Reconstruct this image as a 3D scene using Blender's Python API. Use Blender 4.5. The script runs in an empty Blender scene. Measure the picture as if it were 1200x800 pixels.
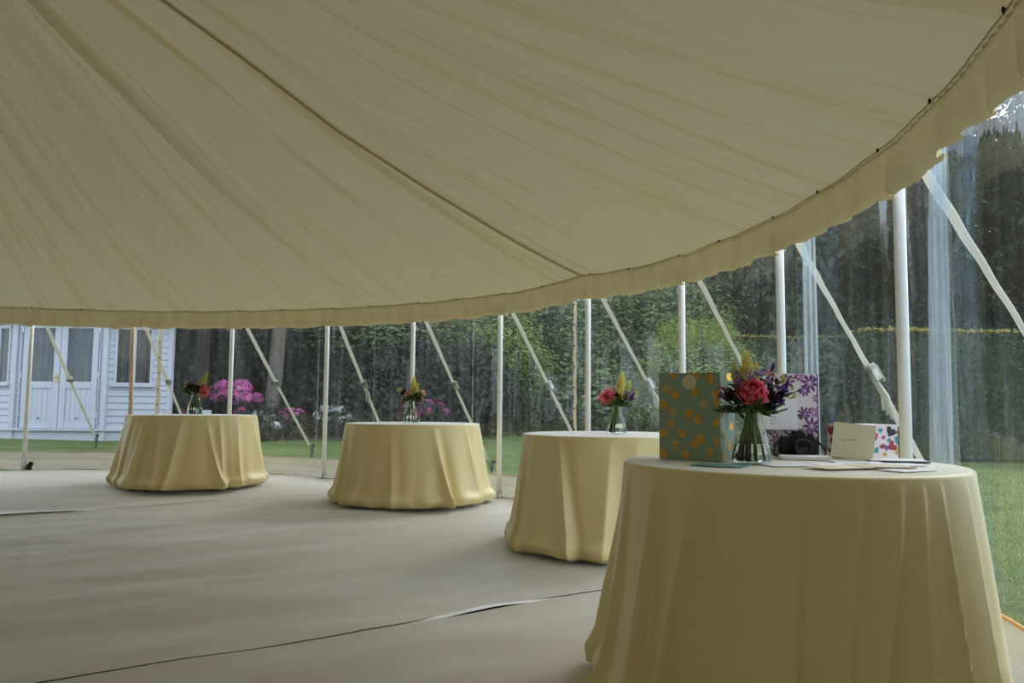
import bpy, bmesh, math, random
import numpy as np
from mathutils import Vector, Matrix, noise as mnoise
PI = math.pi
rng = random.Random(7)
SC = bpy.context.scene
COL = SC.collection

# ------------------------------------------------------------------ helpers
class MB:
    """collects verts / faces / material indices of ONE mesh"""
    def __init__(s):
        s.v = []; s.f = []; s.m = []
    def add(s, vs, fs, mi=0):
        o = len(s.v)
        s.v.extend([tuple(p) for p in vs])
        for f in fs:
            s.f.append(tuple(i + o for i in f)); s.m.append(mi)
    def quad(s, a, b, c, d, mi=0):
        s.add([a, b, c, d], [(0, 1, 2, 3)], mi)
    def box(s, lo, hi, mi=0, M=None, bev=0.0):
        x0, y0, z0 = lo; x1, y1, z1 = hi
        if bev <= 0:
            vs = [(x0,y0,z0),(x1,y0,z0),(x1,y1,z0),(x0,y1,z0),(x0,y0,z1),(x1,y0,z1),(x1,y1,z1),(x0,y1,z1)]
            fs = [(0,3,2,1),(4,5,6,7),(0,1,5,4),(1,2,6,5),(2,3,7,6),(3,0,4,7)]
        else:
            bm = bmesh.new()
            bmesh.ops.create_cube(bm, size=1)
            for v in bm.verts:
                v.co = Vector(((x0+x1)/2+v.co.x*(x1-x0), (y0+y1)/2+v.co.y*(y1-y0), (z0+z1)/2+v.co.z*(z1-z0)))
            bmesh.ops.bevel(bm, geom=bm.edges[:], offset=bev, segments=2, affect='EDGES')
            bm.verts.index_update()
            vs = [tuple(v.co) for v in bm.verts]; fs = [tuple(v.index for v in f.verts) for f in bm.faces]
            bm.free()
        if M is not None: vs = [tuple(M @ Vector(p)) for p in vs]
        s.add(vs, fs, mi)
    def tube(s, pts, rad, n=8, mi=0, caps=True):
        pts = [Vector(p) for p in pts]
        rr = rad if isinstance(rad, (list, tuple)) else [rad]*len(pts)
        vs = []; fs = []
        ref = Vector((0, 0, 1))
        for i, p in enumerate(pts):
            t = (pts[min(i+1, len(pts)-1)] - pts[max(i-1, 0)]).normalized()
            if abs(t.dot(ref)) > .95: ref = Vector((1, 0, 0))
            a = t.cross(ref).normalized(); b = t.cross(a).normalized()
            for k in range(n):
                q = 2*PI*k/n
                vs.append(p + (a*math.cos(q) + b*math.sin(q))*rr[i])
        for i in range(len(pts)-1):
            for k in range(n):
                k2 = (k+1) % n
                fs.append((i*n+k, i*n+k2, (i+1)*n+k2, (i+1)*n+k))
        if caps:
            fs.append(tuple(range(n))[::-1]); fs.append(tuple((len(pts)-1)*n+k for k in range(n)))
        s.add(vs, fs, mi)
    def lathe(s, prof, n=32, mi=0, M=None):
        vs = []; fs = []
        for r, z in prof:
            for k in range(n):
                q = 2*PI*k/n; vs.append((r*math.cos(q), r*math.sin(q), z))
        for i in range(len(prof)-1):
            for k in range(n):
                k2 = (k+1) % n
                fs.append((i*n+k, i*n+k2, (i+1)*n+k2, (i+1)*n+k))
        if M is not None: vs = [tuple(M @ Vector(p)) for p in vs]
        s.add(vs, fs, mi)
    def grid(s, fn, nu, nv, mi=0, closed=False):
        vs = [fn(i/nu, j/nv) for j in range(nv+1) for i in range(nu if closed else nu+1)]
        w = nu if closed else nu+1
        fs = []
        for j in range(nv):
            for i in range(nu):
                i2 = (i+1) % w if closed else i+1
                fs.append((j*w+i, j*w+i2, (j+1)*w+i2, (j+1)*w+i))
        s.add(vs, fs, mi)
    def build(s, name, mats, parent=None, smooth=False, loc=None, rotz=0.0):
        me = bpy.data.meshes.new(name)
        me.from_pydata(s.v, [], s.f)
        if not isinstance(mats, (list, tuple)): mats = [mats]
        for m in mats: me.materials.append(m)
        if len(mats) > 1: me.polygons.foreach_set('material_index', s.m)
        if smooth: me.polygons.foreach_set('use_smooth', [True]*len(me.polygons))
        me.update()
        o = bpy.data.objects.new(name, me); COL.objects.link(o)
        if parent is not None: o.parent = parent
        if loc is not None: o.location = loc
        o.rotation_euler.z = rotz
        return o

def tag(o, label=None, cat=None, group=None, kind=None):
    if label: o['label'] = label
    if cat: o['category'] = cat
    if group: o['group'] = group
    if kind: o['kind'] = kind
    return o

def thing(name, label, cat, loc=(0, 0, 0), rotz=0.0, group=None):
    o = bpy.data.objects.new(name, None); COL.objects.link(o)
    o.empty_display_size = .1
    o.location = loc; o.rotation_euler.z = rotz
    return tag(o, label, cat, group)

def dup(root, loc, rotz=None, label=None, scale=None):
    r = root.copy(); COL.objects.link(r); r.location = loc
    if rotz is not None: r.rotation_euler.z = rotz
    if label: r['label'] = label
    if scale: r.scale = scale
    for ch in list(root.children):
        c = ch.copy(); COL.objects.link(c); c.parent = r
        for g in list(ch.children):
            d = g.copy(); COL.objects.link(d); d.parent = c
    return r

def fbm(x, y, z=0.0, o=3):
    return mnoise.fractal(Vector((x, y, z)), 1.0, 2.0, o)

def sm(a, b, x):
    t = max(0.0, min(1.0, (x-a)/(b-a))); return t*t*(3-2*t)

# ------------------------------------------------------------------ materials
def srgb(r, g, b):
    f = lambda c: (c/255/12.92) if c/255 <= .04045 else ((c/255+.055)/1.055)**2.4
    return (f(r), f(g), f(b), 1)

class NT:
    def __init__(s, name):
        s.m = bpy.data.materials.new(name); s.m.use_nodes = True
        s.t = s.m.node_tree; s.t.nodes.clear()
        s.out = s.n('ShaderNodeOutputMaterial')
    def n(s, kind, **kw):
        nd = s.t.nodes.new(kind)
        for k, v in kw.items():
            if k in nd.inputs: nd.inputs[k].default_value = v
            else: setattr(nd, k, v)
        return nd
    def l(s, a, b): s.t.links.new(a, b)
    def coord(s): return s.n('ShaderNodeTexCoord').outputs['Object']
    def noise(s, vec, scale, detail=3, rough=.5):
        nd = s.n('ShaderNodeTexNoise'); nd.inputs['Scale'].default_value = scale
        nd.inputs['Detail'].default_value = detail; nd.inputs['Roughness'].default_value = rough
        s.l(vec, nd.inputs['Vector']); return nd.outputs['Fac']
    def mapping(s, vec, scale=(1, 1, 1)):
        nd = s.n('ShaderNodeMapping'); nd.inputs['Scale'].default_value = scale
        s.l(vec, nd.inputs['Vector']); return nd.outputs['Vector']
    def ramp(s, fac, stops):
        nd = s.n('ShaderNodeValToRGB'); cr = nd.color_ramp
        while len(cr.elements) < len(stops): cr.elements.new(.5)
        for e, (p, c) in zip(cr.elements, stops): e.position = p; e.color = c
        s.l(fac, nd.inputs['Fac']); return nd.outputs['Color']
    def bump(s, h, strength=.3, dist=.01):
        nd = s.n('ShaderNodeBump'); nd.inputs['Strength'].default_value = strength
        nd.inputs['Distance'].default_value = dist
        s.l(h, nd.inputs['Height']); return nd.outputs['Normal']
    def math(s, op, a, b=None):
        nd = s.n('ShaderNodeMath', operation=op)
        for i, x in enumerate((a, b)):
            if x is None: continue
            if isinstance(x, (int, float)): nd.inputs[i].default_value = x
            else: s.l(x, nd.inputs[i])
        return nd.outputs[0]
    def done(s, sh): s.l(sh, s.out.inputs['Surface']); return s.m

def simple(name, c, rough=.6, metal=0.0, var=.12, scale=8.0, bump=0.0, bscale=60, sheen=0.0, stretch=(1, 1, 1), spec=.5):
    t = NT(name); co = t.mapping(t.coord(), stretch)
    nf = t.noise(co, scale)
    lo = tuple(x*(1-var) for x in c[:3]) + (1,); hi = tuple(min(1, x*(1+var)) for x in c[:3]) + (1,)
    colr = t.ramp(nf, [(.3, lo), (.7, hi)])
    p = t.n('ShaderNodeBsdfPrincipled'); p.inputs['Roughness'].default_value = rough
    p.inputs['Metallic'].default_value = metal
    p.inputs['Specular IOR Level'].default_value = spec
    if sheen: p.inputs['Sheen Weight'].default_value = sheen
    t.l(colr, p.inputs['Base Color'])
    if bump: t.l(t.bump(t.noise(co, bscale), bump, .005), p.inputs['Normal'])
    return t.done(p.outputs[0])

def leafmat(name, a, b, trans=.35, scale=1.3):
    t = NT(name); co = t.coord()
    nf = t.noise(co, scale, 4, .7)
    colr = t.ramp(nf, [(.3, a), (.7, b)])
    d = t.n('ShaderNodeBsdfDiffuse'); tr = t.n('ShaderNodeBsdfTranslucent'); mx = t.n('ShaderNodeMixShader')
    mx.inputs[0].default_value = trans
    t.l(colr, d.inputs[0]); t.l(colr, tr.inputs[0]); t.l(d.outputs[0], mx.inputs[1]); t.l(tr.outputs[0], mx.inputs[2])
    g = t.n('ShaderNodeBsdfGlossy'); g.inputs['Roughness'].default_value = .45
    m2 = t.n('ShaderNodeMixShader'); m2.inputs[0].default_value = .03
    t.l(mx.outputs[0], m2.inputs[1]); t.l(g.outputs[0], m2.inputs[2])
    return t.done(m2.outputs[0])

def fabric(name, c, trans, tc=None, bump=.15, pleats=False):
    t = NT(name); co = t.coord()
    if pleats:      # yellower where the radial gathers lie double
        sx = t.n('ShaderNodeSeparateXYZ'); t.l(co, sx.inputs[0])
        an = t.math('ARCTAN2', sx.outputs[1], sx.outputs[0])
        rr = t.n('ShaderNodeVectorMath', operation='LENGTH'); t.l(co, rr.inputs[0])
        cb = t.n('ShaderNodeCombineXYZ'); t.l(t.math('MULTIPLY', an, 60.0), cb.inputs[0]); t.l(t.math('MULTIPLY', rr.outputs['Value'], .5), cb.inputs[1])
        nf = t.noise(cb.outputs[0], .55, 4, .75)
        y = tuple(x*k for x, k in zip(c[:3], (.95, .90, .76))) + (1,)
        colr = t.ramp(nf, [(.40, y), (.47, c), (.60, c), (.70, y)])
        cb2 = t.n('ShaderNodeCombineXYZ'); t.l(t.math('MULTIPLY', an, 300.0), cb2.inputs[0]); t.l(t.math('MULTIPLY', rr.outputs['Value'], 1.2), cb2.inputs[1])
        hh = t.noise(cb2.outputs[0], .8, 3, .6)
        nrm = t.bump(hh, .5, .010)
    else:
        nf = t.noise(co, 6.0)
        colr = t.ramp(nf, [(.3, tuple(x*.95 for x in c[:3])+(1,)), (.7, c)])
        nrm = t.bump(t.noise(t.mapping(co, (1, 1, .3)), 40.0), bump, .006)
    d = t.n('ShaderNodeBsdfDiffuse'); t.l(colr, d.inputs[0]); t.l(nrm, d.inputs['Normal'])
    tr = t.n('ShaderNodeBsdfTranslucent'); t.l(nrm, tr.inputs['Normal'])
    if tc:
        mu = t.n('ShaderNodeMix', data_type='RGBA', blend_type='MULTIPLY'); mu.inputs[0].default_value = 1
        t.l(colr, mu.inputs[6]); mu.inputs[7].default_value = tc; t.l(mu.outputs[2], tr.inputs[0])
    else: t.l(colr, tr.inputs[0])
    mx = t.n('ShaderNodeMixShader'); mx.inputs[0].default_value = trans
    t.l(d.outputs[0], mx.inputs[1]); t.l(tr.outputs[0], mx.inputs[2])
    return t.done(mx.outputs[0])

def polycloth(name, c):
    t = NT(name); co = t.coord()
    colr = t.ramp(t.noise(co, 5.0), [(.3, tuple(x*.96 for x in c[:3])+(1,)), (.7, c)])
    p = t.n('ShaderNodeBsdfPrincipled'); p.inputs['Roughness'].default_value = .5
    p.inputs['Specular IOR Level'].default_value = .55
    p.inputs['Sheen Weight'].default_value = 1.0; p.inputs['Sheen Roughness'].default_value = .28; p.inputs['Sheen Tint'].default_value = (.92, .95, 1, 1)
    t.l(colr, p.inputs['Base Color']); t.l(t.bump(t.noise(co, 160, 2, .6), .06, .003), p.inputs['Normal'])
    return t.done(p.outputs[0])

def clear(name, tint=(.93, .96, .97, 1), haze=(.004, .035), rough=.06, streak=True, ior=1.45, bump=.25):
    """clear plastic: see-through, a mirror-like film on top, milky streaks and smears in it"""
    t = NT(name); co = t.coord()
    tp = t.n('ShaderNodeBsdfTransparent'); tp.inputs[0].default_value = tint
    d = t.n('ShaderNodeBsdfDiffuse'); d.inputs[0].default_value = (.80, .86, .92, 1)
    tl = t.n('ShaderNodeBsdfTranslucent'); tl.inputs[0].default_value = (.80, .86, .92, 1)
    ml = t.n('ShaderNodeMixShader'); ml.inputs[0].default_value = .5
    t.l(d.outputs[0], ml.inputs[1]); t.l(tl.outputs[0], ml.inputs[2])
    n1 = t.noise(t.mapping(co, (14, 14, .9)), 1.0, 5, .7)
    n2 = t.noise(t.mapping(co, (1.3, 1.3, 1.0)), 1.0, 2, .5)
    f = t.math('MULTIPLY', t.math('POWER', n1, 3.0), t.math('MULTIPLY', n2, 4.0))
    fac = t.math('ADD', t.math('MULTIPLY', f, haze[1]*4 if streak else haze[1]), haze[0])
    mx = t.n('ShaderNodeMixShader'); t.l(fac, mx.inputs[0]); t.l(tp.outputs[0], mx.inputs[1]); t.l(ml.outputs[0], mx.inputs[2])
    g = t.n('ShaderNodeBsdfGlossy'); g.inputs['Roughness'].default_value = rough
    nb = t.bump(t.noise(t.mapping(co, (5, 5, 1.2)), 1.0, 3, .6), bump, .03)
    t.l(nb, g.inputs['Normal'])
    lwt = t.n('ShaderNodeLayerWeight'); lwt.inputs['Blend'].default_value = .5; t.l(nb, lwt.inputs['Normal'])
    fr = t.math('ADD', t.math('MULTIPLY', t.math('POWER', lwt.outputs['Facing'], 4.5), .75), ((ior-1)/(ior+1))**2)
    m2 = t.n('ShaderNodeMixShader'); t.l(fr, m2.inputs[0]); t.l(mx.outputs[0], m2.inputs[1]); t.l(g.outputs[0], m2.inputs[2])
    return t.done(m2.outputs[0])

def floormat():
    t = NT('matting'); co = t.coord()
    n1 = t.noise(co, 1.1, 4, .6); n2 = t.noise(co, 220, 2, .6)
    c1 = t.ramp(n1, [(.3, srgb(186, 177, 166)), (.7, srgb(204, 195, 184))])
    p = t.n('ShaderNodeBsdfPrincipled'); p.inputs['Roughness'].default_value = .58
    p.inputs['Specular IOR Level'].default_value = .5
    p.inputs['Sheen Weight'].default_value = .8; p.inputs['Sheen Roughness'].default_value = .28
    t.l(c1, p.inputs['Base Color']); t.l(t.bump(n2, .25, .003), p.inputs['Normal'])
    return t.done(p.outputs[0])

def lawnmat():
    t = NT('lawn_grass'); co = t.coord()
    n1 = t.noise(t.mapping(co, (1, 1.6, 1)), .9, 5, .65); n2 = t.noise(co, 35, 3, .7)
    mixf = t.math('ADD', t.math('MULTIPLY', n1, .6), t.math('MULTIPLY', n2, .4))
    c1 = t.ramp(mixf, [(.34, srgb(66, 84, 42)), (.5, srgb(92, 110, 58)), (.66, srgb(116, 130, 78))])
    p = t.n('ShaderNodeBsdfPrincipled'); p.inputs['Roughness'].default_value = .9
    p.inputs['Specular IOR Level'].default_value = .1
    t.l(c1, p.inputs['Base Color']); t.l(t.bump(n2, 1.0, .05), p.inputs['Normal'])
    return t.done(p.outputs[0])

M = {}
M['lining'] = fabric('ceiling_lining', srgb(206, 200, 178), .082, (1.0, .95, .80, 1), pleats=True)
M['valance'] = fabric('valance_cloth', srgb(210, 199, 164), .10, (1.0, .96, .84, 1), bump=.25)
M['wallcloth'] = fabric('wall_canvas', srgb(205, 198, 184), .05)
M['skirt'] = fabric('skirt_canvas', srgb(214, 208, 194), .40, bump=.1)
M['lace'] = fabric('laced_canvas', srgb(214, 204, 184), .35)
M['seamshade'] = fabric('seam_shade_cloth', srgb(196, 178, 138), .05)  # fold shadow at the ceiling seam, put into the cloth colour
M['cloth'] = polycloth('tablecloth_cream', srgb(228, 211, 156))
M['vinyl'] = clear('clear_vinyl')
M['vinyl_fold'] = clear('folded_vinyl', (.85, .92, .97, 1), (.05, .16), .12, bump=.6)
M['pane'] = clear('window_glass', (.80, .84, .86, 1), (.0, .0), .02, streak=False, bump=.02)
M['glass'] = clear('vase_glass', (.95, .98, .97, 1), (.0, .0), .02, streak=False, ior=1.5, bump=.02)
M['matting'] = floormat()
M['lawn'] = lawnmat()
M['tape'] = simple('glare_tape', srgb(248, 248, 250), .42, spec=1.0)  # seam tape, whitened to stand in for window glare
M['pole'] = simple('pole_paint', srgb(236, 236, 236), .45, var=.04)
M['poletan'] = simple('pole_wood', srgb(196, 178, 148), .6, var=.1, scale=20, stretch=(1, 1, .1))
M['strap'] = fabric('webbing', srgb(228, 224, 214), .42, bump=.5)
M['strapwhite'] = fabric('white_webbing', srgb(240, 238, 232), .45, bump=.5)
M['steel'] = simple('zinc_steel', srgb(175, 172, 165), .35, .9)
M['iron'] = simple('dark_iron', srgb(40, 38, 34), .6, .3)
M['brownseam'] = simple('brown_binding', srgb(176, 158, 118), .8)
M['sunhem'] = simple('sunlit_hem', srgb(226, 170, 100), .45)  # orange sunlight on the skirt's top edge, painted into the hem
M['white'] = simple('white_paint', srgb(178, 182, 196), .45, var=.04)
M['whiteb'] = simple('white_boards', srgb(172, 176, 190), .5, var=.05, stretch=(.3, .3, 4))
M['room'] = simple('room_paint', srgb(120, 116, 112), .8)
M['curtain'] = simple('net_curtain', srgb(122, 118, 124), .9, var=.25, scale=30, stretch=(1, 1, .05))
M['roof'] = simple('felt_shingle', srgb(86, 84, 86), .9, var=.25, scale=12)
M['brass'] = simple('brass', srgb(190, 160, 90), .3, .9)
M['bark'] = simple('bark', srgb(56, 50, 44), .9, var=.35, scale=12, bump=1, bscale=18, stretch=(1, 1, .25))
M['greybark'] = simple('grey_bark', srgb(104, 98, 90), .9, var=.3, scale=12, bump=1, bscale=18, stretch=(1, 1, .25))
M['leafdark'] = leafmat('dark_leaves', srgb(20, 29, 18), srgb(42, 55, 31))
M['leafmid'] = leafmat('mid_leaves', srgb(80, 98, 62), srgb(124, 142, 90))
M['leaflight'] = leafmat('light_leaves', srgb(104, 124, 66), srgb(152, 168, 94))
M['leaflime'] = leafmat('lime_leaves', srgb(128, 146, 66), srgb(178, 190, 100), .5)
M['leafpine'] = leafmat('pine_needles', srgb(32, 43, 32), srgb(56, 70, 50), .2)
M['leafhedge'] = leafmat('hedge_leaves', srgb(38, 50, 32), srgb(68, 82, 48), .25)
M['hedgetop'] = leafmat('hedge_lit_growth', srgb(150, 142, 70), srgb(190, 176, 96), .4)  # pale new growth; the lit top edge is put into its colour too
M['soil'] = simple('soil', srgb(48, 42, 34), .95, var=.3, bump=1)
M['pinkflower'] = leafmat('pink_blossom', srgb(214, 96, 178), srgb(236, 140, 206), .4, 9)
M['magflower'] = leafmat('magenta_blossom', srgb(196, 60, 140), srgb(220, 90, 160), .4, 9)
M['whiteflower'] = leafmat('white_blossom', srgb(225, 225, 232), srgb(245, 245, 250), .3, 9)
M['blade'] = leafmat('grass_blades', srgb(116, 132, 70), srgb(172, 180, 116), .35, 3)

# ------------------------------------------------------------------ the tent's frame of reference
CX, CY, RD = -4.316, 3.817, 6.083          # a round marquee, 40 ft across
def zf(x, y):                              # the ground rises gently towards the far left
    v = -.6*x + y - 8
    return .024*(v if v > 1 else (0 if v < -1 else (v+1)**2/4))
def pol(az, r, z=0.0):
    a = math.radians(az); return Vector((CX + r*math.cos(a), CY + r*math.sin(a), z))
AZ = [-15.8, -3.84, 9.17, 21.38, 33.95, 46.14, 58.35, 70.13, 82.58, 94.67, 105.78, 118, 130]
def eave(az):
    return 2.10 + .045*math.exp(-((az-34)/5)**2) - .008*math.sin(math.radians(az-34)*30)**2

# camera ------------------------------------------------------------
F, P, RO, H = 914., .0824, .0075, .94
fw = Vector((0, math.cos(P), math.sin(P))); u0 = Vector((0, -math.sin(P), math.cos(P))); r0 = Vector((1, 0, 0))
rt = r0*math.cos(RO) + u0*math.sin(RO); up = -r0*math.sin(RO) + u0*math.cos(RO)
cd = bpy.data.cameras.new('viewpoint'); cam = bpy.data.objects.new('viewpoint', cd); COL.objects.link(cam)
cd.sensor_width = 36; cd.lens = F/1200*36; cd.clip_start = .05; cd.clip_end = 300
mw = Matrix.Identity(4)
for i in range(3):
    mw[i][0] = rt[i]; mw[i][1] = up[i]; mw[i][2] = -fw[i]
mw[2][3] = H
cam.matrix_world = mw
SC.camera = cam

# ------------------------------------------------------------------ ceiling lining
PR = [.22, 1.2, 2.3, 2.83, 3.6, 4.35, 5.15, 5.6, 6.0]
PZ = [4.85, 4.25, 3.69, 3.43, 3.02, 2.70, 2.385, 2.225, 2.10]
prr = random.Random(3)
folds = []
for k in range(110):
    folds.append((prr.uniform(0, 360), prr.choice((.5, .8, 1.3, 2.2, 3.5)), prr.choice((-1, 1, 1))*prr.uniform(.3, 1.3), prr.uniform(-2.6, 2.6)))
def ripple_field(az, t):
    """az array in degrees, t 0 at the crown .. 1 at the eave"""
    h = np.zeros_like(az)
    for a0, w, amp, slant in folds:
        d = (az - a0 - slant*(1-t)**1.5*2 + 180) % 360 - 180
        h += amp*np.exp(-(d/w)**2)
    h += .10*np.sin(np.radians(az)*90) + .5*np.sin(np.radians(az)*30+1.3)
    d = (az - 33.9 + 180) % 360 - 180
    return h*(1 - .95*np.exp(-(d/1.5)**2))
mb = MB()
NA, NR = 1800, 44
azs = np.arange(NA)*360.0/NA
ts = np.linspace(0, 1, NR+1)
for j, t in enumerate(ts):
    r = .22 + t*(6.0-.22)
    z = np.interp(r, PR, PZ)
    amp = .110*(math.sin(PI*min(1, t*1.02))**.7)*(1-.55*t) + .004
    hh = ripple_field(azs, np.full(NA, t))*amp
    for i in range(NA):
        a = math.radians(azs[i])
        ez = (eave((azs[i]+180) % 360 - 180) - 2.10)*t**4
        # each bay of lining droops a little between the seams
        mb.v.append((r*math.cos(a), r*math.sin(a), z + hh[i] + ez))
for j in range(NR):
    for i in range(NA):
        i2 = (i+1) % NA
        mb.f.append((j*NA+i, j*NA+i2, (j+1)*NA+i2, (j+1)*NA+i)); mb.m.append(0)
ceil = mb.build('ceiling', M['lining'], smooth=True, loc=(CX, CY, 0))
tag(ceil, kind='structure')
def lining_z(az, r):
    t = (r-.22)/(6.0-.22); amp = .110*(math.sin(PI*min(1, t*1.02))**.7)*(1-.55*t) + .004
    return float(np.interp(r, PR, PZ)) + float(ripple_field(np.array([az]), np.array([t]))[0])*amp + (eave(az)-2.10)*t**4
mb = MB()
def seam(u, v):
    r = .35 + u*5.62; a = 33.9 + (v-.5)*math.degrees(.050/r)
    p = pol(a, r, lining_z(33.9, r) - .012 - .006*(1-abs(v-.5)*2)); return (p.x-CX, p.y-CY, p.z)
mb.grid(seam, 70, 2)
mb.build('seam_shade_strip', M['seamshade'], ceil, smooth=True)  # brown strip along the seam, standing in for the fold's shadow

# ------------------------------------------------------------------ valance
mb = MB()
NA, NZ = 3000, 10
vr = random.Random(5)
for j in range(NZ+1):
    t = j/NZ
    for i in range(NA+1):
        az = -46 + i*196.0/NA
        a = math.radians(az)
        s = a*6.0
        big = fbm(s*2.2, 3.1, 0, 2); ph = s*26 + 2.2*fbm(s*1.3, 0, 7)
        ruf = math.sin(ph)*(.5+.5*fbm(s*1.1, 9, 0, 2))
        # overlapping panel ends, one at every third of a bay
        k = (az + 3.84)/12.15
        fr = (k - math.floor(k))
        lap = .020*t*(1 if fr < .5 else -1)*math.exp(-(min(fr, 1-fr)/.06)**2)
        r = 5.990 + t*(.008 + .030*ruf + .028*big - .018*((ph/12.57) % 1)) + lap + .004*math.sin(s*90)*(1-t*.5)
        drop = .226 + .020*((ph/12.57) % 1 - .5) + .005*math.cos(ph*.5) + .012*big + .008*(1 if fr < .5 else -1)*math.exp(-(min(fr, 1-fr)/.05)**2)
        if j == NZ: r += .012
        z = eave(az) + .012 - t*drop
        mb.v.append((CX + r*math.cos(a), CY + r*math.sin(a), z))
W = NA+1
for j in range(NZ):
    for i in range(NA):
        mb.f.append((j*W+i, j*W+i+1, (j+1)*W+i+1, (j+1)*W+i)); mb.m.append(0)
val = mb.build('trim_1', M['valance'], smooth=True); tag(val, kind='structure')
# gathering cord and hooks along the top edge
mb = MB()
mb.tube([pol(-46+i*196/400, 5.975, eave(-46+i*196/400)+.004 + .002*math.sin(i*1.7)) for i in range(401)], .003, 6)
mb.build('gathering_cord', M['brownseam'], val, smooth=True)
for k in range(30):
    az = -27.8 + k*6.08 + (0.4 if k % 2 else -.3)
    if az > 120: break
    mb = MB(); p = pol(az, 5.966, eave(az)+.004)
    mb.tube([p+Vector((0, 0, -.012)), p, p+Vector((0, 0, .012))], [.003, .006, .003], 8)
    mb.build('hook', M['iron'], val, smooth=True)

# ------------------------------------------------------------------ floor matting in wide strips, seams between
DU = Vector((.82, .573, 0)).normalized(); DV = Vector((-DU.y, DU.x, 0))
C2 = Vector((CX, CY, 0)); cu, cv = C2.dot(DU), C2.dot(DV)
SEAMS = [3.14, 7.75]
def fh(x, y):
    u = x*DU.x + y*DU.y; v = x*DV.x + y*DV.y
    h = .045*abs(fbm(u*.40, v*1.3, 0, 4)) + .022*fbm(x*.7, y*1.7, 4, 3)
    for s_ in SEAMS: h += .012*math.exp(-((v-s_)/.12)**2)*(.4+.6*abs(fbm(u*1.4, s_, 2)))
    return h*.55 - .016
mb = MB()
edges = [cv-6.2] + SEAMS + [cv+6.2]
for si in range(3):
    v0, v1 = edges[si], edges[si+1]
    nv = max(6, int((v1-v0)/.055)); nu = 220
    idx = {}
    for i in range(nu+1):
        u = cu - 6.1 + 12.2*i/nu
        def gap(s_):
            if s_ < 5:     # the front seam gapes where its whitened tape stands in for glare
                return .006 + .024*math.exp(-((u-2.05)/.33)**2)
            return .006 + .014*math.exp(-((u-.45)/.55)**2)
        g0 = gap(v0)if si > 0 else 0; g1 = gap(v1) if si < 2 else 0
        wob = lambda s_: .030*fbm(u*.9, s_, 5, 2)
        a = v0 + (wob(v0) if si > 0 else 0) + g0; b = v1 + (wob(v1) if si < 2 else 0) - g1
        for j in range(nv+1):
            v = a + (b-a)*j/nv
            x = DU.x*u + DV.x*v; y = DU.y*u + DV.y*v
            d = math.hypot(x-CX, y-CY)
            if d > 6.06:
                if d > 6.20: continue
                x = CX + (x-CX)/d*6.06; y = CY + (y-CY)/d*6.06
            idx[(i, j)] = len(mb.v)
            mb.v.append((x, y, zf(x, y) + fh(x, y)))
    for i in range(nu):
        for j in range(nv):
            q = [(i, j), (i+1, j), (i+1, j+1), (i, j+1)]
            if all(k in idx for k in q):
                mb.f.append(tuple(idx[k] for k in q)); mb.m.append(0)
tag(mb.build('floor', M['matting'], smooth=True), kind='structure')
mb = MB()
for s_ in SEAMS:
    def tp(a, b):
        u = cu - 5.2 + 10.4*a; v = s_ + .030*fbm(u*.9, s_, 5, 2) + (b-.5)*(.045 if s_ < 5 else .11)
        x = DU.x*u + DV.x*v; y = DU.y*u + DV.y*v
        gl = math.exp(-((u-2.05)/.36)**2) if s_ < 5 else math.exp(-((u-.45)/.5)**2)
        return (x, y, zf(x, y) + fh(x, y) - .010 + (.017 if s_ < 5 else .030)*gl)
    mb.grid(tp, 200, 6)
tag(mb.build('trim_2', M['tape'], smooth=True), kind='structure')

# ------------------------------------------------------------------ clear walls bay by bay, with canvas skirts
SK = .205
RW = 6.16
def wall_r(az, z):
    return RW + .02*fbm(az*.25, z*1.1, 2, 2)
for k in range(len(AZ)-1):
    a0, a1 = AZ[k], AZ[k+1]
    mb = MB()
    def pn(u, v):
        az = a0 + (a1-a0)*u; b = zf(*pol(az, RW)[:2]); z = b + SK - .01 + v*(2.09-b-SK)
        n = .012*math.sin(u*38+v*2)*math.exp(-u*7) + .010*math.sin((1-u)*33)*math.exp(-(1-u)*8)
        return pol(az, wall_r(az, z) + n, z)
    mb.grid(pn, 48, 24)
    w = mb.build('window_%d' % (k+1), M['vinyl'], smooth=True); tag(w, kind='structure')
    mb = MB()
    lift = [.0, .0, .0, .012, .01, .015, .0, .006, .012, .008, .022, 0, 0][k]
    def skf(u, v):
        az = a0 + (a1-a0)*u; q = pol(az, RW); b = zf(q.x, q.y)
        z = b - .02 + lift*math.sin(PI*u)**2*2.0 + v*(SK + .025 - lift*math.sin(PI*u)**2*2.0)
        rr = RW - .012 - .010*math.sin(PI*v) + .010*fbm(az*.6, v*1.5, 6, 2) - (.006 if abs(v-.5) < .06 else 0)
        return pol(az, rr, z)
    mb.grid(skf, 40, 14)
    s_ = mb.build('skirt', M['skirt'], w, smooth=True)
    mb = MB()
    mb.tube([pol(a0+(a1-a0)*i/24, RW-.016, zf(*pol(a0+(a1-a0)*i/24, RW)[:2]) + SK + .004) for i in range(25)], .007, 6)
    mb.build('hem', M['sunhem'] if k == 0 else M['skirt'], s_, smooth=True)

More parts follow.
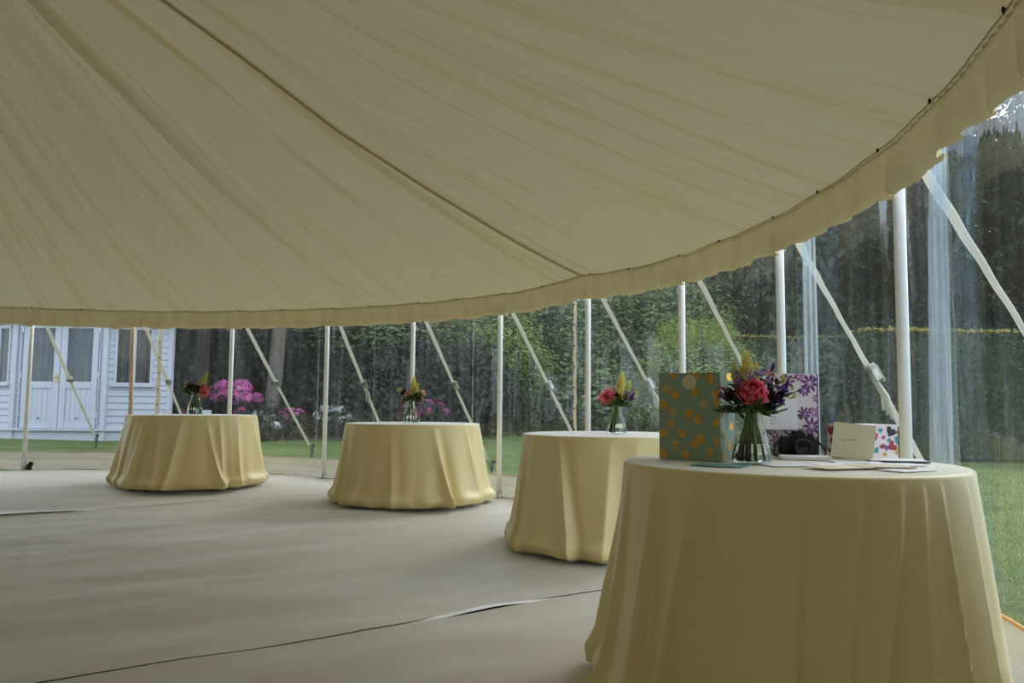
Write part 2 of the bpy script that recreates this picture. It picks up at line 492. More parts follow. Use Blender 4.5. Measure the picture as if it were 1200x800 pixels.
def strip(win, az, width, mat, wave, name, z0=.2, eye=False):
    w = bpy.data.objects['window_%d' % win]
    mb = MB()
    def st(u, v):
        z = z0 + v*(2.08-z0)
        da = math.degrees(width/RW)
        wob = math.degrees(wave*(math.sin(z*23)+.5*math.sin(z*41+1))/RW)
        a = az + (u-.5)*da + wob*(.5 if u < .5 else 1)
        return pol(a, RW-.03-.008*math.sin(PI*u), z)
    mb.grid(st, 4, 60)
    o = mb.build(name, mat, w, smooth=True)
    if eye:
        for i in range(9):
            z = z0 + .12 + i*.2
            mb = MB(); p = pol(az, RW-.042, z); mb.tube([p+Vector((0, 0, -.008)), p+Vector((0, 0, .008))], .008, 8)
            mb.build('eyelet', M['iron'], o)
azpx = {365: 71.7, 430: 64.2, 547: 50.6, 118: 97.8, 180: 91.7, 664: 36.6, 548: 50.5, 790: 22.1}
strip(8, azpx[365], .012, M['vinyl_fold'], .004, 'seam_strip')
strip(7, azpx[430], .014, M['vinyl_fold'], .005, 'seam_strip')
strip(6, azpx[547], .014, M['vinyl_fold'], .005, 'seam_strip')
strip(9, azpx[180], .050, M['lace'], .006, 'laced_edge', eye=True)
strip(5, azpx[664], .046, M['lace'], .007, 'laced_edge', eye=True)
strip(4, azpx[790], .020, M['vinyl_fold'], .004, 'seam_strip')
# bunched clear curtain beside the two nearest poles
def bunch(win, az, width, n, seed):
    r_ = random.Random(seed); w = bpy.data.objects['window_%d' % win]
    ph = [r_.uniform(0, 6) for _ in range(3)]
    mb = MB()
    def st(u, v):
        z = .22 + v*1.85
        k = (1-.35*v) if v < .8 else .72-.9*(v-.8)
        a = az + math.degrees(width*(u-.15)*k/RW)
        d = .022*math.sin(u*n*2*PI+ph[0]+v*.9) + .010*math.sin(u*n*3.7*PI+ph[1]-v*1.7)
        return pol(a, RW-.055+d*(.5+.5*u), z)
    mb.grid(st, 70, 30)
    mb.build('gathered_fold', M['vinyl_fold'], w, smooth=True)
bunch(1, -6.8, .26, 3.0, 1)
bunch(2, 6.4, .20, 2.5, 2)
# opaque canvas added out of view behind the camera to keep the table fronts dark
mb = MB()
def wb(u, v):
    az = 130 + (360-15.8-130)*u
    return pol(az, RW + .03*math.sin(u*120), -.05 + v*2.16)
mb.grid(wb, 260, 8)
tag(mb.build('wall_back', M['wallcloth'], smooth=True), kind='structure')

# ------------------------------------------------------------------ tent poles
POLES = {
 -3.84: ('white side pole rising behind the heart patterned gift box', 'pole'),
 9.17: ('white side pole standing behind the floral gift bag', 'pole'),
 21.38: ('white side pole rising behind the gold spotted gift bag', 'pole'),
 33.95: ('white side pole left of the vase on the third table, beside a laced cream edge', 'pole'),
 46.14: ('white side pole standing between the second and the third table, its foot on the floor', 'pole'),
 58.35: ('white side pole rising right behind the vase on the second table from the left', 'pole'),
 70.13: ('white side pole between the two left tables, its foot on the floor', 'pole'),
 82.58: ('white side pole rising behind the right half of the far left table', 'pole'),
 94.67: ('tan side pole in front of the summerhouse window', 'poletan'),
 105.78: ('cream side pole in front of the summerhouse doors', 'pole'),
}
for az, (lab, mt) in POLES.items():
    p = pol(az, 6.05); b = zf(p.x, p.y) - .012
    t = thing('tent_pole', lab, 'tent pole', (p.x, p.y, b), math.radians(az), 'side poles around the marquee')
    top = 2.06 - b
    lean = {94.67: .03, -3.84: -.02}.get(az, 0.0)
    mb = MB(); mb.tube([(0, -lean, .0), (0, -lean*.5, top*.5), (0, 0, top)], .026, 14)
    mb.build('shaft', M[mt], t, smooth=True)
    mb = MB(); mb.lathe([(.0, 0), (.042, 0), (.042, .008), (.03, .014), (.029, .05), (.0, .05)], 16, M=Matrix.Translation((0, -lean, 0)))
    mb.build('foot', M['steel'], t, smooth=True)
    if az == 105.78:
        mb = MB(); mb.box((-.03, -.085, 0), (.02, -.035, .075), bev=.008); mb.box((-.02, -.10, .05), (.01, -.05, .10), bev=.006)
        mb.build('ground_peg', M['iron'], t)

# ------------------------------------------------------------------ guy straps outside
STR = [  # az of top, reach, azimuth change at the ground, label, white
 (104.9, 3.7, 1.0, 'slack guy strap slanting across the summerhouse doors', 0),
 (93.8, 2.15, 0.0, 'guy strap slanting past the summerhouse window beside the laced edge', 0),
 (81.6, 2.3, 0.0, 'wide guy strap coming down to an iron stake between the two left tables', 0),
 (69.2, 1.45, 0.0, 'guy strap ending behind the left edge of the second table', 0),
 (57.5, 1.42, 0.0, 'guy strap right of the vase on the second table', 0),
 (45.4, 1.40, 0.0, 'guy strap left of the laced edge behind the third table', 0),
 (33.0, 1.35, 0.0, 'guy strap with a bulky ratchet left of the gold spotted bag', 0),
 (20.4, 1.12, 0.0, 'thin guy strap in front of the lime green tree', 0),
 (8.3, 1.08, 0.0, 'thick white guy strap between the two nearest poles', 1),
 (-4.9, 1.02, 0.0, 'white guy strap at the far right in front of the clipped hedge', 1),
]
for az, reach, da, lab, wh in STR:
    A = pol(az, 6.075, 2.03); B = pol(az+da, 6.13+reach); B.z = zf(B.x, B.y) + .10
    t = thing('guy_strap', lab, 'guy strap', (B.x, B.y, zf(B.x, B.y)), 0, 'guy straps outside the clear wall')
    o = Vector((B.x, B.y, zf(B.x, B.y)))
    d = (B-A); L = d.length; dn = d.normalized(); side = dn.cross(Vector((0, 0, 1))).normalized(); nn = side.cross(dn).normalized()
    hw = .021 if not wh else .024
    mt = M['strapwhite'] if wh else M['strap']
    def web(t0, t1, w, tw, sag):
        m = MB()
        def fn(u, v):
            q = t0 + (t1-t0)*u; an = tw*math.sin(q*9+az) + .25
            s2 = side*math.cos(an) + nn*math.sin(an)
            return A + d*q - Vector((0, 0, sag*math.sin(PI*q))) + s2*(v-.5)*2*w + nn*.002*math.sin(q*60) - o
        m.grid(fn, 60, 2)
        # the webbing's own thickness
        def fn2(u, v):
            p = fn(u, 1-v); return p + nn*.003
        m.grid(fn2, 60, 2)
        return m
    web(0, .44, hw, .25, .01).build('upper_webbing', mt, t, smooth=True)
    web(.45, .955, hw*.85, .18, .01).build('lower_webbing', mt, t, smooth=True)
    R3 = Matrix((( *dn,), (*side,), (*nn,))).transposed().to_4x4(); R3.translation = A + d*.45 - o
    mb = MB(); mb.box((-.055, -.030, -.014), (.055, -.022, .030), bev=.003, M=R3); mb.box((-.055, .022, -.014), (.055, .030, .030), bev=.003, M=R3)
    mb.tube([R3 @ Vector((-.03, -.03, .004)), R3 @ Vector((-.03, .03, .004))], .016, 10)
    mb.tube([R3 @ Vector((.04, -.03, .010)), R3 @ Vector((.04, .03, .010))], .007, 8)
    rk = mb.build('ratchet', M['steel'], t)
    mb = MB(); mb.box((-.035, -.026, .03), (.085, .026, .044), bev=.005, M=R3)
    mb.build('ratchet_handle', M['steel'], rk)
    mb = MB()
    for q in range(3):
        s0 = R3 @ Vector((.05, -.02+.015*q, -.004)); s1 = R3 @ Vector((.20+.03*q, -.02+.02*q, -.02)) + Vector((0, 0, -.05))
        mb.tube([s0, (s0+s1)/2+nn*.03, s1], .010, 6)
    if wh or az in (33.0, 69.2): mb.build('loose_end', mt, t, smooth=True)
    mb = MB(); sd = (Vector((dn.x, dn.y, 0)).normalized()*.35 + Vector((0, 0, 1))).normalized()
    mb.tube([-sd*.12, sd*.02, sd*.16], .016, 10); mb.tube([sd*.16, sd*.185], [.030, .026], 10)
    mb.tube([sd*.07+side*.02, sd*.085+side*.02+dn*-.08, sd*.10-side*.02+dn*-.08, sd*.07-side*.02], .006, 6)
    mb.build('stake', M['iron'], t, smooth=True)

# ------------------------------------------------------------------ floor-length tablecloths over the round tables
def tablecloth(cx, cy, r, seed, label, folds_, flare=.10, squeeze=None, foldk=1.0):
    b = zf(cx, cy); top = .752
    r_ = random.Random(seed)
    fl = [(math.radians(a), math.radians(w), amp, math.radians(sl*1.5)) for a, w, amp, sl in folds_]
    ph = [r_.uniform(0, 6) for _ in range(4)]
    nA, nT = 640, 64
    mb = MB()
    prof = []
    # rows: flat top, rounded edge, drop, tucked hem
    for q in (0, .3, .6, .85, .95): prof.append(('top', q))
    for q in range(5): prof.append(('edge', q/4))
    for q in range(1, nT+1): prof.append(('drop', q/nT))
    for q in range(1, 9): prof.append(('tuck', q/8))
    for kind, q in prof:
        for i in range(nA):
            a = 2*PI*i/nA
            if kind == 'top':
                rr = (r-.012)*q; z = top + .0015*fbm(cx+math.cos(a)*rr*4, math.sin(a)*rr*4, seed, 2)
            elif kind == 'edge':
                e = q*PI/2; rr = r - .012 + .014*math.sin(e); z = top - .014*(1-math.cos(e))
            else:
                t = q if kind == 'drop' else 1.0
                off = flare*(.55*t + .45*t*t)
                if squeeze:
                    da = (a - math.radians(squeeze[0]) + PI) % (2*PI) - PI
                    off *= 1 - squeeze[1]*math.exp(-(da/math.radians(squeeze[2]))**2)
                g = 0
                for a0, w, amp, sl in fl:
                    da = (a - a0 - sl*t + PI) % (2*PI) - PI
                    if abs(da) < 9*w:
                        # sharp crest, soft valley beside it
                        if foldk > 1.5:      # long soft rise, sharp fall towards the right
                            g += amp*(math.exp(da/(2.6*w)) if da < 0 else math.exp(-(da/(.55*w))**2))
                        else:
                            g += amp*(math.exp(-abs(da/w)**1.25) - .45*math.exp(-((da-1.6*w)/(1.4*w))**2))
                g *= t**.7*foldk
                if squeeze: g *= 1 - .8*math.exp(-(((a - math.radians(squeeze[0]) + PI) % (2*PI) - PI)/math.radians(squeeze[2]))**2)
                g += t*(.012*math.sin(a*9+ph[0]+.6*t) + .008*math.sin(a*17+ph[1]+t)) + .004*t*fbm(a*6, t*2, seed, 2)
                # puffed hem: the cloth is longer than the drop
                pu = math.exp(-((t-.93)/.06)**2)*.028*(.4+abs(math.sin(a*6+ph[2])))
                rr = r + .002 + off + g + pu
                zb = .012 + .010*abs(math.sin(a*6+ph[2])) + .012*max(0, fbm(a*3, seed, 1, 2))
                z = top - .014 + (zb - top + .014)*t
                if kind == 'tuck':
                    e = q*PI/2
                    rr -= .055*math.sin(e)*(.5+.5*abs(math.sin(a*6+ph[2]))) ; z -= (zb-.004)*(1-math.cos(e))
            mb.v.append((rr*math.cos(a), rr*math.sin(a), z))
    n = len(prof)
    for j in range(n-1):
        for i in range(nA):
            i2 = (i+1) % nA
            if j == 0:
                mb.f.append((0, nA+i, nA+i2)) if False else None
            mb.f.append((j*nA+i, j*nA+i2, (j+1)*nA+i2, (j+1)*nA+i)); mb.m.append(0)
    # drop the degenerate centre row's doubled vertices
    o = mb.build('tablecloth', M['cloth'], smooth=True, loc=(cx, cy, b))
    bm = bmesh.new(); bm.from_mesh(o.data); bmesh.ops.remove_doubles(bm, verts=bm.verts[:nA], dist=1e-6)
    bmesh.ops.recalc_face_normals(bm, faces=bm.faces[:]); bm.to_mesh(o.data); bm.free()
    for p in o.data.polygons: p.use_smooth = True
    return tag(o, label, 'tablecloth', 'cream tablecloths on the round tables')

def rfolds(seed, n):
    q = random.Random(seed)
    return [(360*i/n + q.uniform(-9, 9), q.uniform(2.4, 5.0), q.uniform(.030, .070), q.uniform(-9, 9)) for i in range(n)]
N0 = (.957, 2.722)
near_folds = [(-172, 3.0, .020, 3), (-153, 3.2, .028, 2), (-137, 3.2, .024, -5), (-124, 3.0, .010, -3), (-106.7, 2.4, .019, -2.2), (-90.7, 2.4, .022, -6.5), (-78.4, 2.3, .024, -10),
              (-71, 2.0, .022, -8.5), (-64, 2.4, .026, -3.3), (-50, 3.0, .020, -3), (-36, 4.0, .02, 0), (-8, 4, .012, 3),
              (15, 4, .012, 3), (40, 4, .015, 5), (70, 4, .02, -5), (100, 4, .02, 5), (130, 4, .02, -5), (155, 4, .02, 5)]
tablecloth(N0[0], N0[1], .560, 1, 'cream floor length tablecloth on the nearest round table, under the gifts and cards', near_folds, .080, (-14, 1.0, 28), 2.9)
T3 = (.69, 5.46)
tablecloth(T3[0], T3[1], .61, 2, 'cream floor length tablecloth partly hidden behind the nearest table', rfolds(12, 17), .10)
T2 = (-.975, 7.78)
tablecloth(T2[0], T2[1], .66, 3, 'cream floor length tablecloth on the second table from the left', rfolds(13, 19), .09)
T4 = (-3.50, 8.62)
tablecloth(T4[0], T4[1], .67, 4, 'cream floor length tablecloth on the far left table before the summerhouse', rfolds(14, 19), .08)

TOPZ = .7535
# ------------------------------------------------------------------ flowers
def fl(name, a, b, tr=.3, sc=25): M[name] = leafmat(name, srgb(*a), srgb(*b), tr, sc)
fl('peony', (238, 104, 128), (250, 150, 166), .45); fl('pinkbloom', (240, 112, 130), (250, 156, 166), .45); fl('palepink', (236, 172, 162), (246, 200, 188))
fl('violet', (88, 52, 150), (122, 82, 186)); fl('lilac', (164, 146, 200), (194, 178, 220)); fl('yellow', (226, 214, 110), (240, 232, 156))
fl('plum', (54, 20, 36), (86, 34, 56)); fl('mauve', (146, 106, 146), (178, 138, 172)); fl('floret', (196, 204, 110), (220, 222, 150))
fl('stem', (88, 118, 62), (118, 146, 80), .3); fl('foliage', (48, 72, 40), (86, 110, 58), .35)
M['water'] = None
t_ = NT('vase_water'); g_ = t_.n('ShaderNodeBsdfGlass'); g_.inputs['IOR'].default_value = 1.33; g_.inputs['Roughness'].default_value = .0
g_.inputs['Color'].default_value = (.97, .99, .97, 1); M['water'] = t_.done(g_.outputs[0])

def frame(d):
    d = Vector(d).normalized(); a = d.cross(Vector((0, 0, 1)))
    if a.length < 1e-3: a = Vector((1, 0, 0))
    a.normalize(); return d, a, d.cross(a).normalized()
def petal(mb, base, d, nrm, L, W_, cup, n=5, frill=0.0, mi=0):
    """one curved petal from base along d, bending towards nrm"""
    d = Vector(d).normalized(); nrm = (Vector(nrm) - d*Vector(nrm).dot(d)).normalized(); s_ = d.cross(nrm)
    base = Vector(base)
    def f(u, v):
        w = W_*math.sin(PI*min(.97, .12+.80*v))**.7
        x = (u-.5)*2
        p = base + d*(L*v*(1-.15*abs(x)**2*v)) + s_*(x*w*.5) + nrm*(cup*L*(v*v) + cup*.5*W_*x*x)
        return p + nrm*(frill*L*math.sin(x*7+v*5)*v)
    mb.grid(f, n, n, mi)
def blossom_ball(c, axis, R, rings, mat, name, parent, seed, frill=.05):
    q = random.Random(seed); d, a, b = frame(axis); c = Vector(c); mb = MB()
    for k, (n, tilt, L, W_, cup) in enumerate(rings):
        for i in range(n):
            an = 2*PI*(i+.5*k)/n + q.uniform(-.15, .15)
            rad = a*math.cos(an) + b*math.sin(an); tl = tilt + q.uniform(-.08, .08)
            dd = d*math.cos(tl) + rad*math.sin(tl)
            petal(mb, c - d*R*.45, dd, d*math.sin(tl) - rad*math.cos(tl), L*R*q.uniform(.9, 1.08), W_*R, cup, 6, frill)
    return mb.build(name, M[mat], parent, smooth=True)
PEONY = [(6, .18, 1.15, .75, .35), (7, .45, 1.25, .95, .40), (8, .75, 1.30, 1.05, .45), (9, 1.05, 1.22, 1.10, .50), (8, 1.35, 1.10, 1.0, .45)]
GERB = [(9, .7, .8, .35, .2), (12, 1.1, 1.2, .34, .1), (14, 1.35, 1.35, .34, .05)]
OPEN = [(4, .6, .9, .6, .25), (6, 1.05, 1.2, .8, .25)]
def spike(mb, p0, p1, R, n, q):
    p0 = Vector(p0); p1 = Vector(p1); d, a, b = frame(p1-p0)
    for i in range(n):
        t = i/n; rr = R*(1-.75*t); an = i*2.4
        rad = a*math.cos(an) + b*math.sin(an)
        c = p0 + (p1-p0)*t + rad*rr*.45
        for s_ in (-1, 1):
            petal(mb, c, rad*.8 + d*.6*s_, d, rr*1.1, rr*.95, .3*s_, 3)
def leafset(mb, pts, q, L=.03, W_=.014):
    for p, d in pts:
        petal(mb, p, d, Vector((q.uniform(-1, 1), q.uniform(-1, 1), 1.2)), L*q.uniform(.7, 1.3), W_, .15, 3)

def vase(px, py, z, s, label, rmul=1.0):
    t = thing('glass_vase', label, 'vase', (px, py, z), 0, 'glass flower vases on the tables')
    t.scale = (s*rmul, s*rmul, s)
    o_ = [(.0, .0), (.058, .0), (.064, .004), (.066, .012), (.063, .04), (.052, .09), (.036, .135), (.027, .160), (.027, .172), (.036, .190)]
    i_ = [(.034, .190), (.0255, .172), (.0255, .160), (.034, .134), (.050, .089), (.061, .04), (.063, .014), (.058, .008), (.0, .008)]
    mb = MB(); mb.lathe(o_ + i_, 40); mb.build('glass_body', M['glass'], t, smooth=True)
    mb = MB(); mb.lathe([(.0, .0085), (.0575, .0085), (.0622, .0145), (.0602, .04), (.0560, .062), (.0, .062)], 40)
    mb.build('water', M['water'], t, smooth=True)
    return t

def bouquet(px, py, z, s, seed, label, spec):
    """spec: list of (kind, material, part name, direction xyz, radius)"""
    q = random.Random(seed)
    t = thing('flower_bouquet', label, 'flowers', (px, py, z), 0, 'bouquets in the glass vases')
    t.scale = (s, s, s)
    NK = Vector((0, 0, .166))
    ns = 0
    lv = []
    for kind, mat, nm, c, R in spec:
        c = Vector(c); h = (c - NK); d = h.normalized()
        # stem: crosses the neck and fans out to the far side of the vase
        foot = Vector((-d.x*.052 + q.uniform(-.014, .014), -d.y*.052 + q.uniform(-.014, .014), .013))
        nk = NK + Vector((q.uniform(-.013, .013), q.uniform(-.013, .013), 0))
        mb = MB(); mb.tube([foot, (foot+nk)/2 + Vector((0, 0, .01)), nk, nk + (c-nk)*.5 + Vector((0, 0, .012)), c - d*R*.3], .0032, 6)
        mb.build('stem', M['stem'], t, smooth=True); ns += 1
        if kind == 'peony': blossom_ball(c, d + Vector((0, -.35, 0)), R, PEONY, mat, nm, t, q.random())
        elif kind == 'gerbera': blossom_ball(c, d + Vector((0, -.8, 0)), R, GERB, mat, nm, t, q.random(), .0)
        elif kind == 'open': blossom_ball(c, d + Vector((0, -.4, 0)), R, OPEN, mat, nm, t, q.random(), .08)
        elif kind == 'cluster':
            mb = MB()
            for k in range(16):
                rd = Vector((q.gauss(0, 1), q.gauss(0, 1), q.gauss(0, 1))).normalized()
                cc = c + rd*R*q.uniform(.5, 1.0)
                d2, a2, b2 = frame(rd)
                for m_ in range(5):
                    an = m_*2*PI/5
                    petal(mb, cc, a2*math.cos(an)+b2*math.sin(an)+d2*.25, d2, R*.38, R*.34, .2, 2)
            mb.build(nm, M[mat], t, smooth=True)
        elif kind == 'spike':
            mb = MB(); spike(mb, c - d*R*.2, c + (d+Vector((0, 0, .6))).normalized()*R*3.2, R, 34, q); mb.build(nm, M[mat], t, smooth=True)
        elif kind == 'iris':
            mb = MB()
            for k in range(9):
                an = k*2*PI/3 + q.uniform(-.3, .3); el = (.9, .1, -.5)[k % 3]
                petal(mb, c, Vector((math.cos(an)*math.cos(el), math.sin(an)*math.cos(el), math.sin(el))), Vector((0, 0, 1)), R*1.5, R*.95, .3, 5, .08)
            mb.build(nm, M[mat], t, smooth=True)
        for k in range(7):
            p = nk + (c-nk)*q.uniform(.25, .85)
            lv.append((p, d*.4 + Vector((q.gauss(0, 1), q.gauss(0, 1), q.gauss(.1, .7)))))
    mb = MB(); leafset(mb, lv, q, .036, .017)
    for k in range(110):
        rd = Vector((q.gauss(0, 1), q.gauss(0, 1), q.gauss(.35, .5))).normalized()
        lv2 = NK + Vector((rd.x, rd.y, abs(rd.z)))*q.uniform(.03, .095)
        leafset(mb, [(lv2, rd)], q, .034, .016)
    mb.build('foliage', M['foliage'], t, smooth=True)
    return t

V1 = (.812, 2.655)
vase(V1[0], V1[1], TOPZ, 1.05, 'clear glass vase on the nearest table beside the gold spotted gift bag')
bouquet(V1[0], V1[1], TOPZ, 1.0, 21, 'large bouquet with a big pink peony and violet flowers on the nearest table', [
    ('peony', 'peony', 'peony', (-.012, -.050, .226), .058),
    ('iris', 'violet', 'iris', (.088, -.045, .212), .027), ('iris', 'violet', 'iris', (.110, -.020, .245), .026), ('iris', 'violet', 'iris', (.078, .02, .305), .024),
    ('iris', 'violet', 'iris', (.066, -.035, .185), .022), ('iris', 'violet', 'iris', (.070, .0, .265), .024),
    ('cluster', 'lilac', 'lilac_cluster', (.006, -.035, .292), .024), ('cluster', 'mauve', 'mauve_cluster', (-.054, -.020, .280), .032), ('cluster', 'lilac', 'lilac_cluster', (.040, -.03, .285), .020),
    ('spike', 'yellow', 'yellow_spike', (.000, .03, .295), .028), ('spike', 'floret', 'yellow_spike', (-.030, .05, .285), .020), ('spike', 'yellow', 'yellow_spike', (.030, .04, .290), .018),
    ('cluster', 'mauve', 'mauve_cluster', (-.098, -.012, .238), .024), ('open', 'plum', 'dark_bloom', (-.078, -.034, .225), .030),
    ('cluster', 'mauve', 'dark_bud', (-.092, -.02, .178), .014), ('cluster', 'floret', 'pale_floret', (.138, .01, .238), .020), ('cluster', 'floret', 'pale_floret', (.118, .0, .285), .018),
    ('cluster', 'palepink', 'pale_floret', (.060, -.015, .292), .022), ('open', 'plum', 'dark_bloom', (.052, -.045, .225), .026)])
V3 = (.735, 5.47); z3 = TOPZ
vase(V3[0], V3[1], z3, 1.10, 'clear glass vase on the third table, left of the gold spotted gift bag')
bouquet(V3[0], V3[1], z3, 1.12, 22, 'bouquet with a coral pink bloom at its left on the third table', [
    ('gerbera', 'pinkbloom', 'pink_bloom', (-.065, -.03, .235), .052), ('peony', 'peony', 'pink_bloom', (-.048, -.05, .240), .026),
    ('spike', 'yellow', 'yellow_spike', (.025, .0, .275), .034), ('spike', 'floret', 'yellow_spike', (.060, .02, .255), .026),
    ('iris', 'violet', 'iris', (.098, -.01, .220), .028), ('iris', 'lilac', 'iris', (.060, -.04, .205), .024), ('cluster', 'mauve', 'mauve_cluster', (.072, -.02, .250), .026),
    ('open', 'plum', 'dark_bloom', (-.005, -.02, .240), .030), ('cluster', 'floret', 'pale_floret', (.120, .01, .245), .020), ('cluster', 'yellow', 'pale_floret', (.03, -.04, .225), .018)])
V2 = (-.985, 7.70); z2 = TOPZ + zf(*T2)
vase(V2[0], V2[1], z2, 1.22, 'clear glass vase on the second table from the left')
bouquet(V2[0], V2[1], z2, 1.25, 23, 'small bouquet of pale pink and yellow flowers on the second table from the left', [
    ('spike', 'yellow', 'yellow_spike', (.012, .0, .255), .034), ('spike', 'floret', 'yellow_spike', (.03, -.02, .225), .028),
    ('open', 'palepink', 'pale_pink_bloom', (.090, -.02, .235), .034), ('open', 'palepink', 'pale_pink_bloom', (-.02, -.05, .225), .034),
    ('open', 'palepink', 'pale_pink_bloom', (-.075, -.02, .185), .028), ('open', 'plum', 'dark_bloom', (-.055, -.02, .235), .038),
    ('open', 'plum', 'dark_bloom', (.045, -.05, .215), .032), ('cluster', 'floret', 'pale_floret', (-.095, .0, .262), .022), ('cluster', 'palepink', 'pale_floret', (.08, .01, .190), .016)])
V4 = (-3.435, 8.50); z4 = TOPZ + zf(*T4)
vase(V4[0], V4[1], z4, 1.30, 'clear glass vase on the far left table')
bouquet(V4[0], V4[1], z4, 1.32, 24, 'bouquet with a drooping coral flower at its right on the far left table', [
    ('gerbera', 'pinkbloom', 'coral_flower', (.088, -.05, .185), .040), ('open', 'pinkbloom', 'coral_flower', (.075, -.03, .225), .036),
    ('spike', 'floret', 'yellow_spike', (.055, .0, .255), .030), ('open', 'plum', 'dark_bloom', (-.01, -.03, .215), .042), ('open', 'plum', 'dark_bloom', (.03, -.03, .205), .036),
    ('open', 'plum', 'dark_bloom', (-.055, -.01, .225), .034), ('cluster', 'mauve', 'mauve_cluster', (-.03, .0, .262), .026), ('cluster', 'floret', 'pale_floret', (-.085, 0, .235), .022),
    ('cluster', 'yellow', 'pale_floret', (-.075, -.01, .265), .016), ('cluster', 'palepink', 'pale_floret', (-.08, -.02, .205), .014)])

# ------------------------------------------------------------------ gifts
M['mint'] = simple('mint_paper', srgb(140, 164, 150), .45, var=.05)
M['gold'] = simple('gold_foil', srgb(210, 168, 84), .33, .75, var=.2, scale=40)
M['card'] = simple('white_card', srgb(226, 226, 232), .6, var=.03)
M['cream'] = simple('cream_card', srgb(226, 216, 190), .6, var=.04)
M['manila'] = simple('manila_paper', srgb(206, 192, 156), .6, var=.04)
M['teal'] = simple('teal_envelope', srgb(104, 150, 150), .5, var=.05)
M['navy'] = simple('navy_envelope', srgb(50, 52, 80), .5, var=.05)
M['ink'] = simple('ink', srgb(150, 140, 124), .6)
M['black'] = simple('black_plastic', srgb(22, 22, 24), .35, var=.1)
M['blackmatte'] = simple('black_rubber', srgb(30, 30, 32), .7, var=.15)
M['lens'] = simple('lens_glass', srgb(14, 14, 20), .05)
M['floralwhite'] = simple('floral_paper', srgb(222, 214, 222), .5, var=.03)
M['purple'] = simple('purple_print', srgb(112, 50, 128), .5, var=.2, scale=60)
M['mauveprint'] = simple('mauve_print', srgb(160, 100, 160), .5, var=.15, scale=60)
M['leafprint'] = simple('leaf_print', srgb(44, 54, 40), .5)
M['edgepurple'] = simple('purple_edge', srgb(96, 36, 120), .5)

def rotz_to(p0, p1): return math.atan2(p1[1]-p0[1], p1[0]-p0[0])
def disc(mb, c, r, y, mi, n=24, clip=None, ax='front', x=0):
    """flat printed spot lying on a face, clipped to the face's rectangle"""
    pts = []
    for k in range(n):
        a = 2*PI*k/n; u = c[0]+r*math.cos(a); v = c[1]+r*math.sin(a)
        u = min(max(u, clip[0]), clip[1]); v = min(max(v, clip[2]), clip[3])
        pts.append((u, y, v) if ax == 'front' else (x, u, v))
    mb.add(pts, [tuple(range(n))], mi)

def paper_bag(name, label, loc, rz, w, d, h, mat):
    t = thing(name, label, 'gift bag', loc, rz, None)
    return t
# gold spotted bag: local x along the front, y into its depth
B0, B1 = (.536, 2.842), (.717, 2.689)
w1 = math.hypot(B1[0]-B0[0], B1[1]-B0[1]); d1 = .115; h1 = .308
bag = thing('gift_bag', 'mint green gift bag with gold spots and a round tag on the nearest table', 'gift bag', (B0[0], B0[1], TOPZ), rotz_to(B0, B1))
mb = MB()
th = .0012
def bagshell(mb, w, d, h, mi=0):
    g = .018
    o_ = [(0, 0), (w, 0), (w-g*.0, d*.5), (w, d), (0, d), (0, d*.5)]
    def ring(z, k):
        gi = g*k
        return [(0, 0, z), (w, 0, z), (w-gi, d*.5, z), (w, d, z), (0, d, z), (gi, d*.5, z)]
    rows = [ring(0, 0), ring(h*.25, .35), ring(h, 1.0)]
    vs = [p for r_ in rows for p in r_]; fs = []
    for j in range(2):
        for i in range(6):
            i2 = (i+1) % 6; fs.append((j*6+i, j*6+i2, (j+1)*6+i2, (j+1)*6+i))
    fs.append((0, 1, 2, 3, 4, 5)[::-1])
    mb.add(vs, fs, mi)
    # inner skin
    k = th
    rows = [[(k, k, k), (w-k, k, k), (w-k, d-k, k), (k, d-k, k)], [(k, k, h), (w-k, k, h), (w-k-g, d*.5, h), (w-k, d-k, h), (k, d-k, h), (k+g, d*.5, h)]]
bagshell(mb, w1, d1, h1)
px = lambda x, y: (w1*(x-772)/72.5, h1*(1-(y-437)/102.))
spots = [(782, 455), (791, 462), (778, 474), (789, 482), (808, 484.5), (819, 491), (826.5, 473), (833, 444), (840, 462), (787, 497.5), (777, 508), (800, 507), (792, 521.5), (815, 519), (822, 513.5),
         (831.5, 528.5), (804, 532), (777, 533), (841, 515.5), (841.5, 494), (790.5, 438), (817, 439.5), (842, 470), (816, 459)]
for i, s_ in enumerate(spots):
    c = px(*s_); disc(mb, c, .0165 if i not in (4,) else .017, -.0006, 1 if i % 3 else 2, clip=(0, w1, 0, h1))
for y, z in ((.03, .27), (.085, .23), (.045, .17), (.09, .12), (.03, .09), (.075, .05), (.02, .02), (.09, .295)):
    yy = y*d1/.115
    for k in range(1):
        gi = .018*min(1, .35*z/(h1*.25) if z < h1*.25 else .35+.65*(z-h1*.25)/(h1*.75))
        xx = w1 - gi*(1-abs(yy-d1*.5)/(d1*.5)) + .0015
        n = 20; pts = []
        for q in range(n):
            a = 2*PI*q/n; u = min(max(yy+.015*math.cos(a), 0), d1); v = z+.015*math.sin(a)
            v = min(max(v, 0), h1)
            gi = .018*(.35*v/(h1*.25) if v < h1*.25 else .35+.65*(v-h1*.25)/(h1*.75))
            pts.append((w1 - gi*(1-abs(u-d1*.5)/(d1*.5)) + .0012, u, v))
        ctr = tuple(sum(p[k2] for p in pts)/n for k2 in range(3)); 
        mb.add([(w1 - gi*0 - .018*(.35*z/(h1*.25) if z < h1*.25 else .35+.65*(z-h1*.25)/(h1*.75))*(1-abs(yy-d1*.5)/(d1*.5)) + .0014, yy, z)] + pts, [(0, 1+q, 1+(q+1) % n) for q in range(n)], 1)
M['gold2'] = simple('pale_gold_foil', srgb(196, 170, 112), .45, .4, var=.2, scale=40)
mb.build('bag_body', [M['mint'], M['gold'], M['gold2']], bag)
mb = MB(); tc = px(809.5, 448)
